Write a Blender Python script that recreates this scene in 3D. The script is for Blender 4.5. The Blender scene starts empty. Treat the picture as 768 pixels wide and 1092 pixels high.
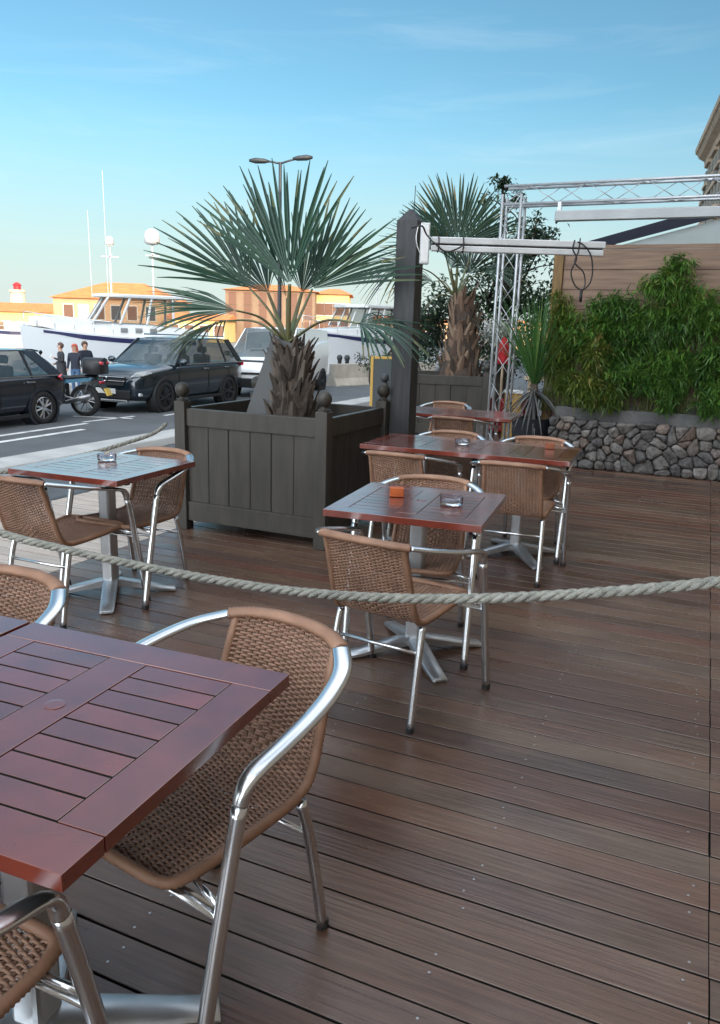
import bpy, math, random
from mathutils import Vector, Matrix
R = math.radians
rng = random.Random(7)
scn = bpy.context.scene
col = scn.collection
V = Vector

# ------------------------------------------------------------------ camera numbers
HC = 1.4914
PITCH, ROLL, YAW, FPX = R(13.22), R(1.746), R(23.469), 827.1
cam_f = V((-math.sin(YAW)*math.cos(PITCH), math.cos(YAW)*math.cos(PITCH), -math.sin(PITCH)))
_r0 = V((math.cos(YAW), math.sin(YAW), 0)); _u0 = _r0.cross(cam_f)
cam_r = _r0*math.cos(ROLL)+_u0*math.sin(ROLL)
cam_u = -_r0*math.sin(ROLL)+_u0*math.cos(ROLL)
F2 = V((-math.sin(YAW), math.cos(YAW), 0)); R2 = V((math.cos(YAW), math.sin(YAW), 0))

def ground(depth, lat, z=0.0):
    """a place in the world given how far ahead and how far aside of the terrace corner it is"""
    p = F2*depth+R2*lat
    return V((p.x, p.y, z))

def at(px, py, depth):
    """world point from survey of the photograph at a chosen distance"""
    d = cam_f+cam_r*((px-384)/FPX)-cam_u*((py-546)/FPX)
    return V((0, 0, HC))+d*(depth/(d.x*F2.x+d.y*F2.y))

# ------------------------------------------------------------------ materials
def _nt(name):
    m = bpy.data.materials.new(name); m.use_nodes = True
    nt = m.node_tree; b = nt.nodes['Principled BSDF']
    return m, nt, b

def L(nt, a, b): nt.links.new(a, b)

def mat(name, c, rough=.5, metal=0., c2=None, scale=6., stretch=(1, 1, 1), detail=5., bump=0., bscale=None, bstretch=None,
        coat=0., spec=.5, rvar=0., lo=.35, hi=.65, trans=0., ior=1.45, emit=None, attr=None, ramp=None, sheen=0., subsurf=0., brick=None):
    m, nt, b = _nt(name)
    b.inputs['Base Color'].default_value = (*c, 1); b.inputs['Roughness'].default_value = rough
    b.inputs['Metallic'].default_value = metal; b.inputs['Specular IOR Level'].default_value = spec
    b.inputs['Coat Weight'].default_value = coat; b.inputs['Coat Roughness'].default_value = .12
    b.inputs['Transmission Weight'].default_value = trans; b.inputs['IOR'].default_value = ior
    tc = nt.nodes.new('ShaderNodeTexCoord')
    def noise(sc, st, det=detail):
        mp = nt.nodes.new('ShaderNodeMapping'); mp.inputs['Scale'].default_value = st
        L(nt, tc.outputs['Object'], mp.inputs['Vector'])
        n = nt.nodes.new('ShaderNodeTexNoise'); n.inputs['Scale'].default_value = sc; n.inputs['Detail'].default_value = det
        L(nt, mp.outputs['Vector'], n.inputs['Vector'])
        return n
    colout = None
    if attr:
        a = nt.nodes.new('ShaderNodeAttribute'); a.attribute_name = attr
        r = nt.nodes.new('ShaderNodeValToRGB'); e = r.color_ramp.elements
        e[0].position = ramp[0][0]; e[0].color = (*ramp[0][1], 1)
        e[1].position = ramp[-1][0]; e[1].color = (*ramp[-1][1], 1)
        for p, cc in ramp[1:-1]:
            k = e.new(p); k.color = (*cc, 1)
        L(nt, a.outputs['Fac'], r.inputs['Fac']); colout = r.outputs['Color']
    if c2 or (attr and c2):
        n = noise(scale, stretch)
        mr = nt.nodes.new('ShaderNodeMapRange'); mr.inputs['From Min'].default_value = lo; mr.inputs['From Max'].default_value = hi
        L(nt, n.outputs['Fac'], mr.inputs['Value'])
        mx = nt.nodes.new('ShaderNodeMix'); mx.data_type = 'RGBA'
        if colout:
            mx.blend_type = 'MULTIPLY'; L(nt, colout, mx.inputs[6])
        else:
            mx.inputs[6].default_value = (*c, 1)
        mx.inputs[7].default_value = (*c2, 1)
        L(nt, mr.outputs['Result'], mx.inputs[0]); colout = mx.outputs[2]
    if colout: L(nt, colout, b.inputs['Base Color'])
    if rvar:
        n = noise(scale*.7, stretch)
        mr = nt.nodes.new('ShaderNodeMapRange'); mr.inputs['From Min'].default_value = .3; mr.inputs['From Max'].default_value = .7
        mr.inputs['To Min'].default_value = max(.02, rough-rvar); mr.inputs['To Max'].default_value = min(1, rough+rvar)
        L(nt, n.outputs['Fac'], mr.inputs['Value']); L(nt, mr.outputs['Result'], b.inputs['Roughness'])
    if bump:
        n = noise(bscale or scale*3, bstretch or stretch)
        bp = nt.nodes.new('ShaderNodeBump'); bp.inputs['Strength'].default_value = bump; bp.inputs['Distance'].default_value = .02
        L(nt, n.outputs['Fac'], bp.inputs['Height']); L(nt, bp.outputs['Normal'], b.inputs['Normal'])
    if emit:
        b.inputs['Emission Color'].default_value = (*emit[0], 1); b.inputs['Emission Strength'].default_value = emit[1]
    return m

def deck_material(name, ramp, rough, worn, wornamt):
    m, nt, b = _nt(name)
    N = nt.nodes.new
    tc = N('ShaderNodeTexCoord')
    a = N('ShaderNodeAttribute'); a.attribute_name = 'rnd'
    r = N('ShaderNodeValToRGB'); e = r.color_ramp.elements
    e[0].position = ramp[0][0]; e[0].color = (*ramp[0][1], 1); e[1].position = ramp[-1][0]; e[1].color = (*ramp[-1][1], 1)
    for p, cc in ramp[1:-1]: e.new(p).color = (*cc, 1)
    L(nt, a.outputs['Fac'], r.inputs['Fac'])
    # offset the grain per board
    cmb = N('ShaderNodeCombineXYZ'); mul = N('ShaderNodeMath'); mul.operation = 'MULTIPLY'; mul.inputs[1].default_value = 37.
    L(nt, a.outputs['Fac'], mul.inputs[0]); L(nt, mul.outputs[0], cmb.inputs[0]); L(nt, mul.outputs[0], cmb.inputs[2])
    add = N('ShaderNodeVectorMath'); add.operation = 'ADD'; L(nt, tc.outputs['Object'], add.inputs[0]); L(nt, cmb.outputs[0], add.inputs[1])
    mp = N('ShaderNodeMapping'); mp.inputs['Scale'].default_value = (1.6, 34, 34); L(nt, add.outputs[0], mp.inputs['Vector'])
    g = N('ShaderNodeTexNoise'); g.inputs['Scale'].default_value = 2.2; g.inputs['Detail'].default_value = 7; L(nt, mp.outputs[0], g.inputs['Vector'])
    gr = N('ShaderNodeMapRange'); gr.inputs['From Min'].default_value = .3; gr.inputs['From Max'].default_value = .7
    gr.inputs['To Min'].default_value = .70; gr.inputs['To Max'].default_value = 1.22; L(nt, g.outputs['Fac'], gr.inputs['Value'])
    mx = N('ShaderNodeMix'); mx.data_type = 'RGBA'; mx.blend_type = 'MULTIPLY'; mx.inputs[0].default_value = 1
    L(nt, r.outputs['Color'], mx.inputs[6]); L(nt, gr.outputs[0], mx.inputs[7])
    # worn, greyed places with shapes of their own
    w = N('ShaderNodeTexNoise'); w.inputs['Scale'].default_value = 1.15; w.inputs['Detail'].default_value = 6; w.inputs['Roughness'].default_value = .62
    mpw = N('ShaderNodeMapping'); mpw.inputs['Scale'].default_value = (.55, 1.5, 1); L(nt, tc.outputs['Object'], mpw.inputs['Vector']); L(nt, mpw.outputs[0], w.inputs['Vector'])
    wr = N('ShaderNodeMapRange'); wr.inputs['From Min'].default_value = .47; wr.inputs['From Max'].default_value = .68; wr.inputs['To Max'].default_value = wornamt
    L(nt, w.outputs['Fac'], wr.inputs['Value'])
    mx2 = N('ShaderNodeMix'); mx2.data_type = 'RGBA'; L(nt, wr.outputs[0], mx2.inputs[0]); L(nt, mx.outputs[2], mx2.inputs[6]); mx2.inputs[7].default_value = (*worn, 1)
    L(nt, mx2.outputs[2], b.inputs['Base Color'])
    # roughness
    rr = N('ShaderNodeMapRange'); rr.inputs['From Min'].default_value = .3; rr.inputs['From Max'].default_value = .7
    rr.inputs['To Min'].default_value = rough-.1; rr.inputs['To Max'].default_value = rough+.16
    w2 = N('ShaderNodeTexNoise'); w2.inputs['Scale'].default_value = 2.6; w2.inputs['Detail'].default_value = 5; L(nt, add.outputs[0], w2.inputs['Vector'])
    L(nt, w2.outputs['Fac'], rr.inputs['Value']); L(nt, rr.outputs[0], b.inputs['Roughness'])
    bp = N('ShaderNodeBump'); bp.inputs['Strength'].default_value = .35; bp.inputs['Distance'].default_value = .006
    L(nt, g.outputs['Fac'], bp.inputs['Height']); L(nt, bp.outputs[0], b.inputs['Normal'])
    return m

def table_material(name):
    m, nt, b = _nt(name)
    N = nt.nodes.new
    tc = N('ShaderNodeTexCoord'); a = N('ShaderNodeAttribute'); a.attribute_name = 'rnd'
    r = N('ShaderNodeValToRGB'); e = r.color_ramp.elements
    e[0].color = (.125, .022, .013, 1); e[1].color = (.185, .034, .020, 1)
    L(nt, a.outputs['Fac'], r.inputs['Fac'])
    cmb = N('ShaderNodeCombineXYZ'); mul = N('ShaderNodeMath'); mul.operation = 'MULTIPLY'; mul.inputs[1].default_value = 23.
    L(nt, a.outputs['Fac'], mul.inputs[0]); L(nt, mul.outputs[0], cmb.inputs[0]); L(nt, mul.outputs[0], cmb.inputs[2])
    add = N('ShaderNodeVectorMath'); add.operation = 'ADD'; L(nt, tc.outputs['Object'], add.inputs[0]); L(nt, cmb.outputs[0], add.inputs[1])
    g = N('ShaderNodeTexNoise'); g.inputs['Scale'].default_value = 9; g.inputs['Detail'].default_value = 6; L(nt, add.outputs[0], g.inputs['Vector'])
    gr = N('ShaderNodeMapRange'); gr.inputs['From Min'].default_value = .3; gr.inputs['From Max'].default_value = .7
    gr.inputs['To Min'].default_value = .72; gr.inputs['To Max'].default_value = 1.2; L(nt, g.outputs['Fac'], gr.inputs['Value'])
    mx = N('ShaderNodeMix'); mx.data_type = 'RGBA'; mx.blend_type = 'MULTIPLY'; mx.inputs[0].default_value = 1
    L(nt, r.outputs['Color'], mx.inputs[6]); L(nt, gr.outputs[0], mx.inputs[7]); L(nt, mx.outputs[2], b.inputs['Base Color'])
    rr = N('ShaderNodeMapRange'); rr.inputs['From Min'].default_value = .3; rr.inputs['From Max'].default_value = .7
    rr.inputs['To Min'].default_value = .15; rr.inputs['To Max'].default_value = .30
    b.inputs['Coat Weight'].default_value = 1.; b.inputs['Coat Roughness'].default_value = .16; b.inputs['Coat IOR'].default_value = 1.6
    w2 = N('ShaderNodeTexNoise'); w2.inputs['Scale'].default_value = 5; w2.inputs['Detail'].default_value = 6; L(nt, tc.outputs['Object'], w2.inputs['Vector'])
    L(nt, w2.outputs['Fac'], rr.inputs['Value']); L(nt, rr.outputs[0], b.inputs['Roughness'])
    b.inputs['Specular IOR Level'].default_value = .6
    bp = N('ShaderNodeBump'); bp.inputs['Strength'].default_value = .06; bp.inputs['Distance'].default_value = .01
    L(nt, w2.outputs['Fac'], bp.inputs['Height']); L(nt, bp.outputs[0], b.inputs['Normal'])
    return m

MT = {}
MT['deck'] = deck_material('deck_boards', [(0, (.072, .037, .026)), (.2, (.094, .048, .032)), (.4, (.082, .047, .034)), (.6, (.112, .046, .030)), (.8, (.102, .061, .038)), (1, (.064, .040, .033))], .31, (.225, .155, .107), .5)
MT['pale_deck'] = deck_material('pale_deck_boards', [(0, (.36, .30, .255)), (.5, (.43, .355, .30)), (1, (.39, .335, .285))], .6, (.50, .44, .38), .6)
MT['under'] = mat('dark_gap_shade', (.012, .010, .009), .95)  # near-black colour stands in for shade in gaps and recesses
MT['screw'] = mat('screw_steel', (.34, .34, .35), .45, .8)
MT['table'] = table_material('varnished_red_wood')
MT['alu'] = mat('brushed_aluminium', (.70, .72, .74), .22, .96, c2=(.62, .64, .66), scale=5, rvar=.06, stretch=(1, 1, 1))
MT['alu_dull'] = mat('cast_aluminium', (.58, .60, .62), .38, .9, c2=(.46, .48, .5), scale=9, rvar=.1)
MT['black_plastic'] = mat('black_plastic', (.018, .018, .02), .5)
MT['wicker'] = mat('brown_woven_rattan', (.34, .20, .138), .5, c2=(.24, .138, .094), scale=22, bump=.0)
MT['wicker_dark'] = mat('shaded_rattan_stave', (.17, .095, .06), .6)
MT['wicker_wrap'] = mat('brown_rattan_wrap', (.32, .18, .115), .5, c2=(.24, .13, .082), scale=14)
MT['glass'] = mat('clear_glass', (.93, .97, 1.), .03, trans=1., ior=1.47)
MT['orange_wood'] = mat('orange_wood_block', (.42, .095, .018), .45, c2=(.30, .06, .012), scale=30)
MT['brown_wood'] = mat('brown_wood_block', (.24, .07, .028), .5, c2=(.17, .05, .02), scale=30)
MT['rope'] = mat('weathered_rope_fibre', (.33, .325, .285), .9, c2=(.21, .21, .185), scale=40, bump=.5, bscale=220)
MT['planter'] = mat('dark_taupe_painted_wood', (.050, .045, .037), .48, c2=(.036, .033, .028), scale=5, stretch=(3, 3, .6), rvar=.1, bump=.12, bscale=40, bstretch=(4, 4, .5))
MT['postwood'] = mat('black_stained_timber', (.040, .042, .045), .52, c2=(.026, .028, .031), scale=6, stretch=(6, 6, .5), bump=.25, bscale=22, bstretch=(6, 6, .5), rvar=.12)
MT['soil'] = mat('dark_soil', (.045, .033, .024), .95, c2=(.02, .015, .011), scale=30, bump=1., bscale=60)
MT['slate'] = mat('grey_board', (.075, .078, .08), .55, c2=(.075, .08, .085), scale=8)
MT['white_paint'] = mat('white_paint', (.74, .75, .75), .4)
MT['white_metal'] = mat('pale_grey_metal', (.62, .64, .65), .38, .25, c2=(.52, .54, .55), scale=6, rvar=.08)
MT['awning_grey'] = mat('grey_awning_box', (.36, .385, .395), .45, .1, c2=(.31, .33, .34), scale=3)
MT['truss'] = mat('truss_aluminium', (.50, .52, .54), .42, .6, c2=(.40, .42, .44), scale=8)
MT['cable'] = mat('black_cable', (.012, .012, .014), .45)
MT['fence'] = mat('weathered_fence_timber', (.235, .158, .112), .72, c2=(.15, .098, .072), scale=3.2, stretch=(.5, 1, 7), bump=.3, bscale=9, bstretch=(.5, 1, 9))
MT['fencepost'] = mat('ochre_fence_post', (.20, .12, .045), .75, c2=(.12, .075, .035), scale=7, stretch=(3, 3, .5))
MT['concrete'] = mat('grey_concrete', (.12, .122, .12), .85, c2=(.065, .068, .068), scale=5, bump=.3, bscale=30)
MT['barrier'] = mat('pale_concrete_barrier', (.46, .42, .36), .85, c2=(.36, .33, .28), scale=3, bump=.2)
MT['mortar'] = mat('dark_mortar', (.045, .045, .048), .95, c2=(.03, .03, .032), scale=14, bump=.5)
MT['stone'] = mat('grey_field_stone', (.2, .2, .2), .8, c2=(.5, .48, .48), scale=12, bump=1., bscale=30, attr='rnd', ramp=[(0, (.10, .098, .098)), (.4, (.155, .148, .142)), (.7, (.205, .192, .178)), (.85, (.19, .14, .115)), (1, (.26, .25, .24))])
MT['asphalt'] = mat('asphalt', (.092, .099, .108), .8, c2=(.070, .075, .082), scale=1.4, bump=.25, bscale=160)
MT['quay'] = mat('quay_concrete', (.24, .235, .225), .85, c2=(.18, .175, .17), scale=.8, bump=.15)
MT['road_paint'] = mat('worn_road_paint', (.62, .63, .63), .7, c2=(.30, .31, .32), scale=5, lo=.5, hi=.75)
MT['kerb'] = mat('pale_kerb_stone', (.42, .42, .41), .8, c2=(.32, .32, .31), scale=2.5)
MT['water'] = mat('harbour_water', (.02, .06, .075), .08, bump=.25, scale=.6, bscale=.9)

def leafmat(name, ramp, rough=.45, trans=.18):
    m = mat(name, (.1, .2, .05), rough, attr='rnd', ramp=ramp)
    nt = m.node_tree; b = nt.nodes['Principled BSDF']; out = nt.nodes['Material Output']
    t = nt.nodes.new('ShaderNodeBsdfTranslucent'); mx = nt.nodes.new('ShaderNodeMixShader'); mx.inputs[0].default_value = trans
    r = [n for n in nt.nodes if n.type == 'VALTORGB'][0]
    L(nt, r.outputs['Color'], t.inputs['Color']); L(nt, b.outputs[0], mx.inputs[1]); L(nt, t.outputs[0], mx.inputs[2]); L(nt, mx.outputs[0], out.inputs['Surface'])
    return m
MT['palm_leaf'] = leafmat('blue_green_palm_leaf', [(0, (.018, .052, .036)), (.5, (.030, .080, .052)), (.85, (.056, .118, .064)), (1, (.17, .165, .08))], .38)
MT['palm_leaf_dark'] = leafmat('dark_green_palm_leaf', [(0, (.009, .030, .020)), (.6, (.016, .048, .026)), (.9, (.04, .09, .035)), (1, (.19, .145, .06))], .4)
MT['petiole'] = mat('palm_leaf_stalk', (.10, .13, .055), .45, c2=(.14, .12, .06), scale=7)
MT['palm_fibre'] = mat('palm_trunk_fibre', (.10, .075, .058), .9, c2=(.045, .034, .028), scale=16, stretch=(1, 1, .3), bump=.8, bscale=50, bstretch=(3, 3, .4))
MT['palm_base'] = leafmat('old_leaf_base', [(0, (.035, .027, .022)), (.5, (.080, .062, .050)), (.9, (.145, .118, .098)), (1, (.22, .19, .16))], .85, 0.)
MT['palm_base_red'] = leafmat('reddish_leaf_base', [(0, (.06, .04, .03)), (.5, (.15, .095, .065)), (1, (.24, .17, .12))], .85, 0.)
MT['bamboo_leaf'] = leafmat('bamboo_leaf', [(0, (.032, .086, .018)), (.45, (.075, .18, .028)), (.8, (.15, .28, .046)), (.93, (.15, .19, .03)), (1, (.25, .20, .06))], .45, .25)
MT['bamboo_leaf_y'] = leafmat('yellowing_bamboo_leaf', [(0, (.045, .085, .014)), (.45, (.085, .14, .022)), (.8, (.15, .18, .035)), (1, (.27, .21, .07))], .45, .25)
MT['culm'] = mat('bamboo_stem', (.10, .12, .035), .5)
MT['tree_leaf'] = leafmat('dark_tree_leaf', [(0, (.015, .035, .020)), (.6, (.03, .06, .03)), (1, (.06, .09, .045))], .5)
MT['green_leaf'] = leafmat('green_yucca_leaf', [(0, (.028, .09, .022)), (.6, (.06, .165, .04)), (1, (.15, .25, .07))], .42, .2)
MT['dead_leaf'] = leafmat('dry_grey_leaf', [(0, (.05, .055, .06)), (1, (.14, .14, .13))], .7, 0.)
MT['flower'] = leafmat('white_blossom', [(0, (.5, .5, .47)), (1, (.82, .82, .78))], .6, .2)
MT['bark'] = mat('dark_bark', (.06, .046, .036), .9, c2=(.035, .028, .022), scale=12, bump=.8)

def carpaint(name, c):
    return mat(name, c, .18, .45, coat=1., spec=.6)
MT['car_dark'] = carpaint('black_blue_car_paint', (.016, .022, .034))
MT['car_blue'] = carpaint('dark_blue_grey_car_paint', (.014, .026, .037))
MT['van_white'] = mat('white_van_paint', (.72, .73, .73), .3, coat=.7)
MT['car_glass'] = mat('car_window_glass', (.045, .075, .085), .03, .35, spec=1., coat=1.)
MT['car_glass'].node_tree.nodes['Principled BSDF'].inputs['Alpha'].default_value = .62
MT['car_seat'] = mat('dark_car_seat', (.03, .03, .032), .8)
MT['tyre'] = mat('tyre_rubber', (.016, .016, .017), .8)
MT['rim'] = mat('alloy_rim', (.56, .57, .58), .28, .85)
MT['rim_dark'] = mat('dark_alloy_rim', (.05, .052, .056), .3, .7)
MT['trim'] = mat('dark_trim_plastic', (.016, .017, .018), .6)
MT['chrome'] = mat('chrome', (.75, .76, .77), .12, 1.)
MT['red_lens'] = mat('red_tail_lamp', (.55, .015, .03), .2, coat=1.)
MT['lamp_lens'] = mat('headlamp_lens', (.62, .65, .67), .12, .3, coat=1.)
MT['orange_lens'] = mat('orange_indicator', (.65, .12, .03), .25, coat=1.)
MT['plate_y'] = mat('yellow_plate', (.62, .42, .08), .5)
MT['plate_w'] = mat('white_plate', (.7, .7, .68), .5)
MT['bike_blue'] = mat('pale_blue_bike_paint', (.09, .22, .33), .3, coat=.6)
MT['bike_black'] = mat('black_bike_parts', (.014, .014, .016), .45)
MT['bike_grey'] = mat('grey_bike_metal', (.32, .33, .34), .35, .8)
MT['hull'] = mat('white_hull_gelcoat', (.50, .52, .54), .25, coat=.5)
MT['cabin'] = mat('cream_white_superstructure', (.52, .53, .53), .3, coat=.4)
MT['navy'] = mat('navy_stripe', (.020, .022, .075), .35)
MT['yacht_glass'] = mat('yacht_window_glass', (.06, .065, .06), .03, spec=1., metal=.55)
MT['yacht_glass'].node_tree.nodes['Principled BSDF'].inputs['Alpha'].default_value = .38
MT['yellow_wall'] = mat('yellow_render_wall', (.68, .50, .20), .9, c2=(.60, .43, .17), scale=.3)
MT['peach_wall'] = mat('peach_render_wall', (.58, .36, .20), .9, c2=(.50, .31, .17), scale=.3)
MT['ochre_wall'] = mat('ochre_render_wall', (.27, .18, .115), .9, c2=(.22, .145, .092), scale=.3)
MT['tile_roof'] = mat('orange_tile_roof', (.62, .22, .07), .85, c2=(.52, .17, .055), scale=1.2, bump=.3)
MT['shutter'] = mat('brown_shutter', (.16, .08, .05), .7)
MT['dark_win'] = mat('dark_window', (.05, .045, .04), .2)
MT['pale_win'] = mat('pale_window', (.6, .58, .52), .4)
MT['facade'] = mat('old_stone_facade', (.50, .37, .26), .88, c2=(.36, .26, .18), scale=1.1, bump=.4)
MT['cornice'] = mat('stone_cornice', (.46, .35, .25), .85, c2=(.34, .26, .19), scale=2)
MT['shutter_g'] = mat('faded_shutter', (.22, .21, .18), .75)
MT['marquee'] = mat('pale_marquee_fabric', (.50, .56, .56), .75, c2=(.45, .51, .51), scale=2)
MT['navy_fabric'] = mat('navy_fabric', (.018, .022, .040), .75)
MT['red'] = mat('red_paint', (.42, .02, .025), .5)
MT['red_fabric'] = mat('red_fabric', (.45, .022, .03), .8)
MT['yellow_wood'] = mat('yellow_crate_wood', (.50, .31, .09), .7, c2=(.40, .24, .07), scale=5)
MT['pale_wood'] = mat('pale_bare_wood', (.55, .44, .30), .7, c2=(.46, .36, .24), scale=5)
MT['pot'] = mat('black_plant_pot', (.016, .018, .024), .55)
MT['gold'] = mat('golden_frame', (.50, .32, .085), .4, .2)
MT['chalk'] = mat('blackboard', (.055, .065, .072), .5)
MT['lamp_metal'] = mat('dark_street_lamp_metal', (.05, .055, .06), .5, .4)
MT['skin'] = mat('skin', (.45, .27, .19), .6)
MT['navy_cloth'] = mat('navy_cloth', (.018, .022, .036), .85)
MT['grey_cloth'] = mat('dark_grey_cloth', (.035, .037, .042), .9)
MT['jeans'] = mat('blue_jeans', (.05, .10, .19), .85)
MT['hair_red'] = mat('red_dyed_hair', (.42, .09, .06), .7)
MT['hair_dark'] = mat('brown_hair', (.10, .06, .045), .7)

# ------------------------------------------------------------------ mesh builder
class MB:
    def __init__(s): s.v = []; s.f = []; s.m = []; s.a = []
    def add(s, verts, faces, m=0, a=0.):
        o = len(s.v); s.v.extend([tuple(p) for p in verts])
        for f in faces: s.f.append(tuple(i+o for i in f)); s.m.append(m); s.a.append(a)
        return s
    def box(s, x0, x1, y0, y1, z0, z1, m=0, a=0., M=None, ms=None):
        vs = [V((x, y, z)) for z in (z0, z1) for y in (y0, y1) for x in (x0, x1)]
        if M is not None: vs = [M @ p for p in vs]
        return s.add(vs, [(0, 2, 3, 1), (4, 5, 7, 6), (0, 1, 5, 4), (2, 6, 7, 3), (0, 4, 6, 2), (1, 3, 7, 5)], m, a) if ms is None else s._sides(vs, m, a, ms)
    def _sides(s, vs, m, a, ms):
        s.add(vs, [(0, 2, 3, 1), (4, 5, 7, 6), (0, 1, 5, 4), (2, 6, 7, 3), (0, 4, 6, 2), (1, 3, 7, 5)], m, a)
        for k in range(1, 5): s.m[-k] = ms
        return s
    def tube(s, pts, r, n=8, rb=None, up=(0, 0, 1), m=0, a=0., closed=False, caps=True):
        pts = [V(p) for p in pts]; k = len(pts); up = V(up)
        ra = r if isinstance(r, (list, tuple)) else [r]*k
        rb = ra if rb is None else (rb if isinstance(rb, (list, tuple)) else [rb]*k)
        o = len(s.v); prev = None
        for i, p in enumerate(pts):
            if closed: t = pts[(i+1) % k]-pts[i-1]
            else: t = pts[min(i+1, k-1)]-pts[max(i-1, 0)]
            t.normalize()
            sd = t.cross(up)
            if sd.length < .12:
                sd = prev-t*prev.dot(t) if prev is not None else t.cross(V((1, .3, .2)))
            sd.normalize()
            if prev is not None and sd.dot(prev) < 0: sd = -sd
            prev = sd; nn = sd.cross(t)
            for j in range(n):
                q = 2*math.pi*j/n
                s.v.append(tuple(p+sd*(ra[i]*math.cos(q))+nn*(rb[i]*math.sin(q))))
        for i in range(k if closed else k-1):
            i2 = (i+1) % k
            for j in range(n):
                j2 = (j+1) % n
                s.f.append((o+i*n+j, o+i*n+j2, o+i2*n+j2, o+i2*n+j)); s.m.append(m); s.a.append(a)
        if caps and not closed:
            s.f.append(tuple(o+j for j in reversed(range(n)))); s.m.append(m); s.a.append(a)
            s.f.append(tuple(o+(k-1)*n+j for j in range(n))); s.m.append(m); s.a.append(a)
        return s
    def lathe(s, prof, c=(0, 0, 0), n=20, m=0, a=0., M=None, caps=True):
        o = len(s.v)
        for r, z in prof:
            for j in range(n):
                q = 2*math.pi*j/n
                p = V((r*math.cos(q), r*math.sin(q), z))
                if M is not None: p = M @ p
                s.v.append(tuple(p+V(c)))
        for i in range(len(prof)-1):
            for j in range(n):
                j2 = (j+1) % n
                s.f.append((o+i*n+j, o+i*n+j2, o+(i+1)*n+j2, o+(i+1)*n+j)); s.m.append(m); s.a.append(a)
        if not caps: return s
        s.f.append(tuple(o+j for j in reversed(range(n)))); s.m.append(m); s.a.append(a)
        s.f.append(tuple(o+(len(prof)-1)*n+j for j in range(n))); s.m.append(m); s.a.append(a)
        return s
    def loft(s, rings, m=0, a=0., caps=True, closed=True):
        o = len(s.v); n = len(rings[0])
        for r in rings: s.v.extend([tuple(p) for p in r])
        for i in range(len(rings)-1):
            for j in range(n if closed else n-1):
                j2 = (j+1) % n
                s.f.append((o+i*n+j, o+i*n+j2, o+(i+1)*n+j2, o+(i+1)*n+j)); s.m.append(m); s.a.append(a)
        if caps:
            s.f.append(tuple(o+j for j in reversed(range(n)))); s.m.append(m); s.a.append(a)
            s.f.append(tuple(o+(len(rings)-1)*n+j for j in range(n))); s.m.append(m); s.a.append(a)
        return s
    def prism(s, poly, d, m=0, a=0.):
        """poly: 3D points in a plane; d: extrusion vector"""
        n = len(poly); d = V(d); p = [V(q) for q in poly]
        return s.add(p+[q+d for q in p], [tuple(reversed(range(n))), tuple(range(n, 2*n))]+[(i, (i+1) % n, n+(i+1) % n, n+i) for i in range(n)], m, a)
    def sphere(s, c, r, n=14, m=0, a=0., sx=1, sy=1, sz=1):
        k = n//2
        prof = [(r*math.sin(math.pi*i/k) if 0 < i < k else r*.02, -r*math.cos(math.pi*i/k)) for i in range(k+1)]
        return s.lathe(prof, c, n, m, a, Matrix.Diagonal((sx, sy, sz)))
    def mesh(s, name, mats, smooth=False, attr=True):
        me = bpy.data.meshes.new(name)
        me.from_pydata(s.v, [], s.f)
        for mm in (mats if isinstance(mats, (list, tuple)) else [mats]): me.materials.append(mm)
        me.polygons.foreach_set('material_index', s.m)
        if attr:
            at_ = me.attributes.new('rnd', 'FLOAT', 'FACE'); at_.data.foreach_set('value', s.a)
        me.update(); me.validate()
        if smooth: me.shade_smooth()
        return me
    def build(s, name, mats, parent=None, smooth=False, bevel=0., recalc=False, autosmooth=None, subsurf=0):
        me = s.mesh(name, mats, smooth)
        if recalc:
            import bmesh
            bm = bmesh.new(); bm.from_mesh(me); bmesh.ops.recalc_face_normals(bm, faces=bm.faces); bm.to_mesh(me); bm.free()
        if autosmooth is not None: me.set_sharp_from_angle(angle=R(autosmooth))
        o = bpy.data.objects.new(name, me); col.objects.link(o)
        if parent: o.parent = parent
        if bevel:
            b = o.modifiers.new('Bevel', 'BEVEL'); b.width = bevel; b.segments = 2; b.limit_method = 'ANGLE'; b.angle_limit = R(50)
        if subsurf:
            b = o.modifiers.new('Sub', 'SUBSURF'); b.levels = b.render_levels = subsurf
        return o

def tag(o, label=None, cat=None, group=None, kind=None):
    if label: o['label'] = label
    if cat: o['category'] = cat
    if group: o['group'] = group
    if kind: o['kind'] = kind
    return o
def thing(name, label, cat, loc=(0, 0, 0), rz=0., group=None):
    o = bpy.data.objects.new(name, None); col.objects.link(o); o.location = loc; o.rotation_euler = (0, 0, rz)
    o.empty_display_size = .2
    return tag(o, label, cat, group)
kids = {}
def copy_tree(o, parent=None):
    c = o.copy(); col.objects.link(c)
    if parent: c.parent = parent
    for ch in [x for x in bpy.data.objects if x.parent == o]: copy_tree(ch, c)
    return c
def copy_thing(o, label, loc, rz, group=None):
    c = copy_tree(o); c.location = loc; c.rotation_euler = (0, 0, rz); c['label'] = label
    if group: c['group'] = group
    return c
def spline(pts, k=6):
    pts = [V(p) for p in pts]; out = []
    for i in range(len(pts)-1):
        p0 = pts[max(i-1, 0)]; p1 = pts[i]; p2 = pts[i+1]; p3 = pts[min(i+2, len(pts)-1)]
        for j in range(k):
            t = j/k
            out.append(.5*((2*p1)+(p2-p0)*t+(2*p0-5*p1+4*p2-p3)*t*t+(3*p1-p0-3*p2+p3)*t**3))
    out.append(pts[-1]); return out
def arclen(pts):
    s = [0.]
    for a, b in zip(pts, pts[1:]): s.append(s[-1]+(b-a).length)
    return s
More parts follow.
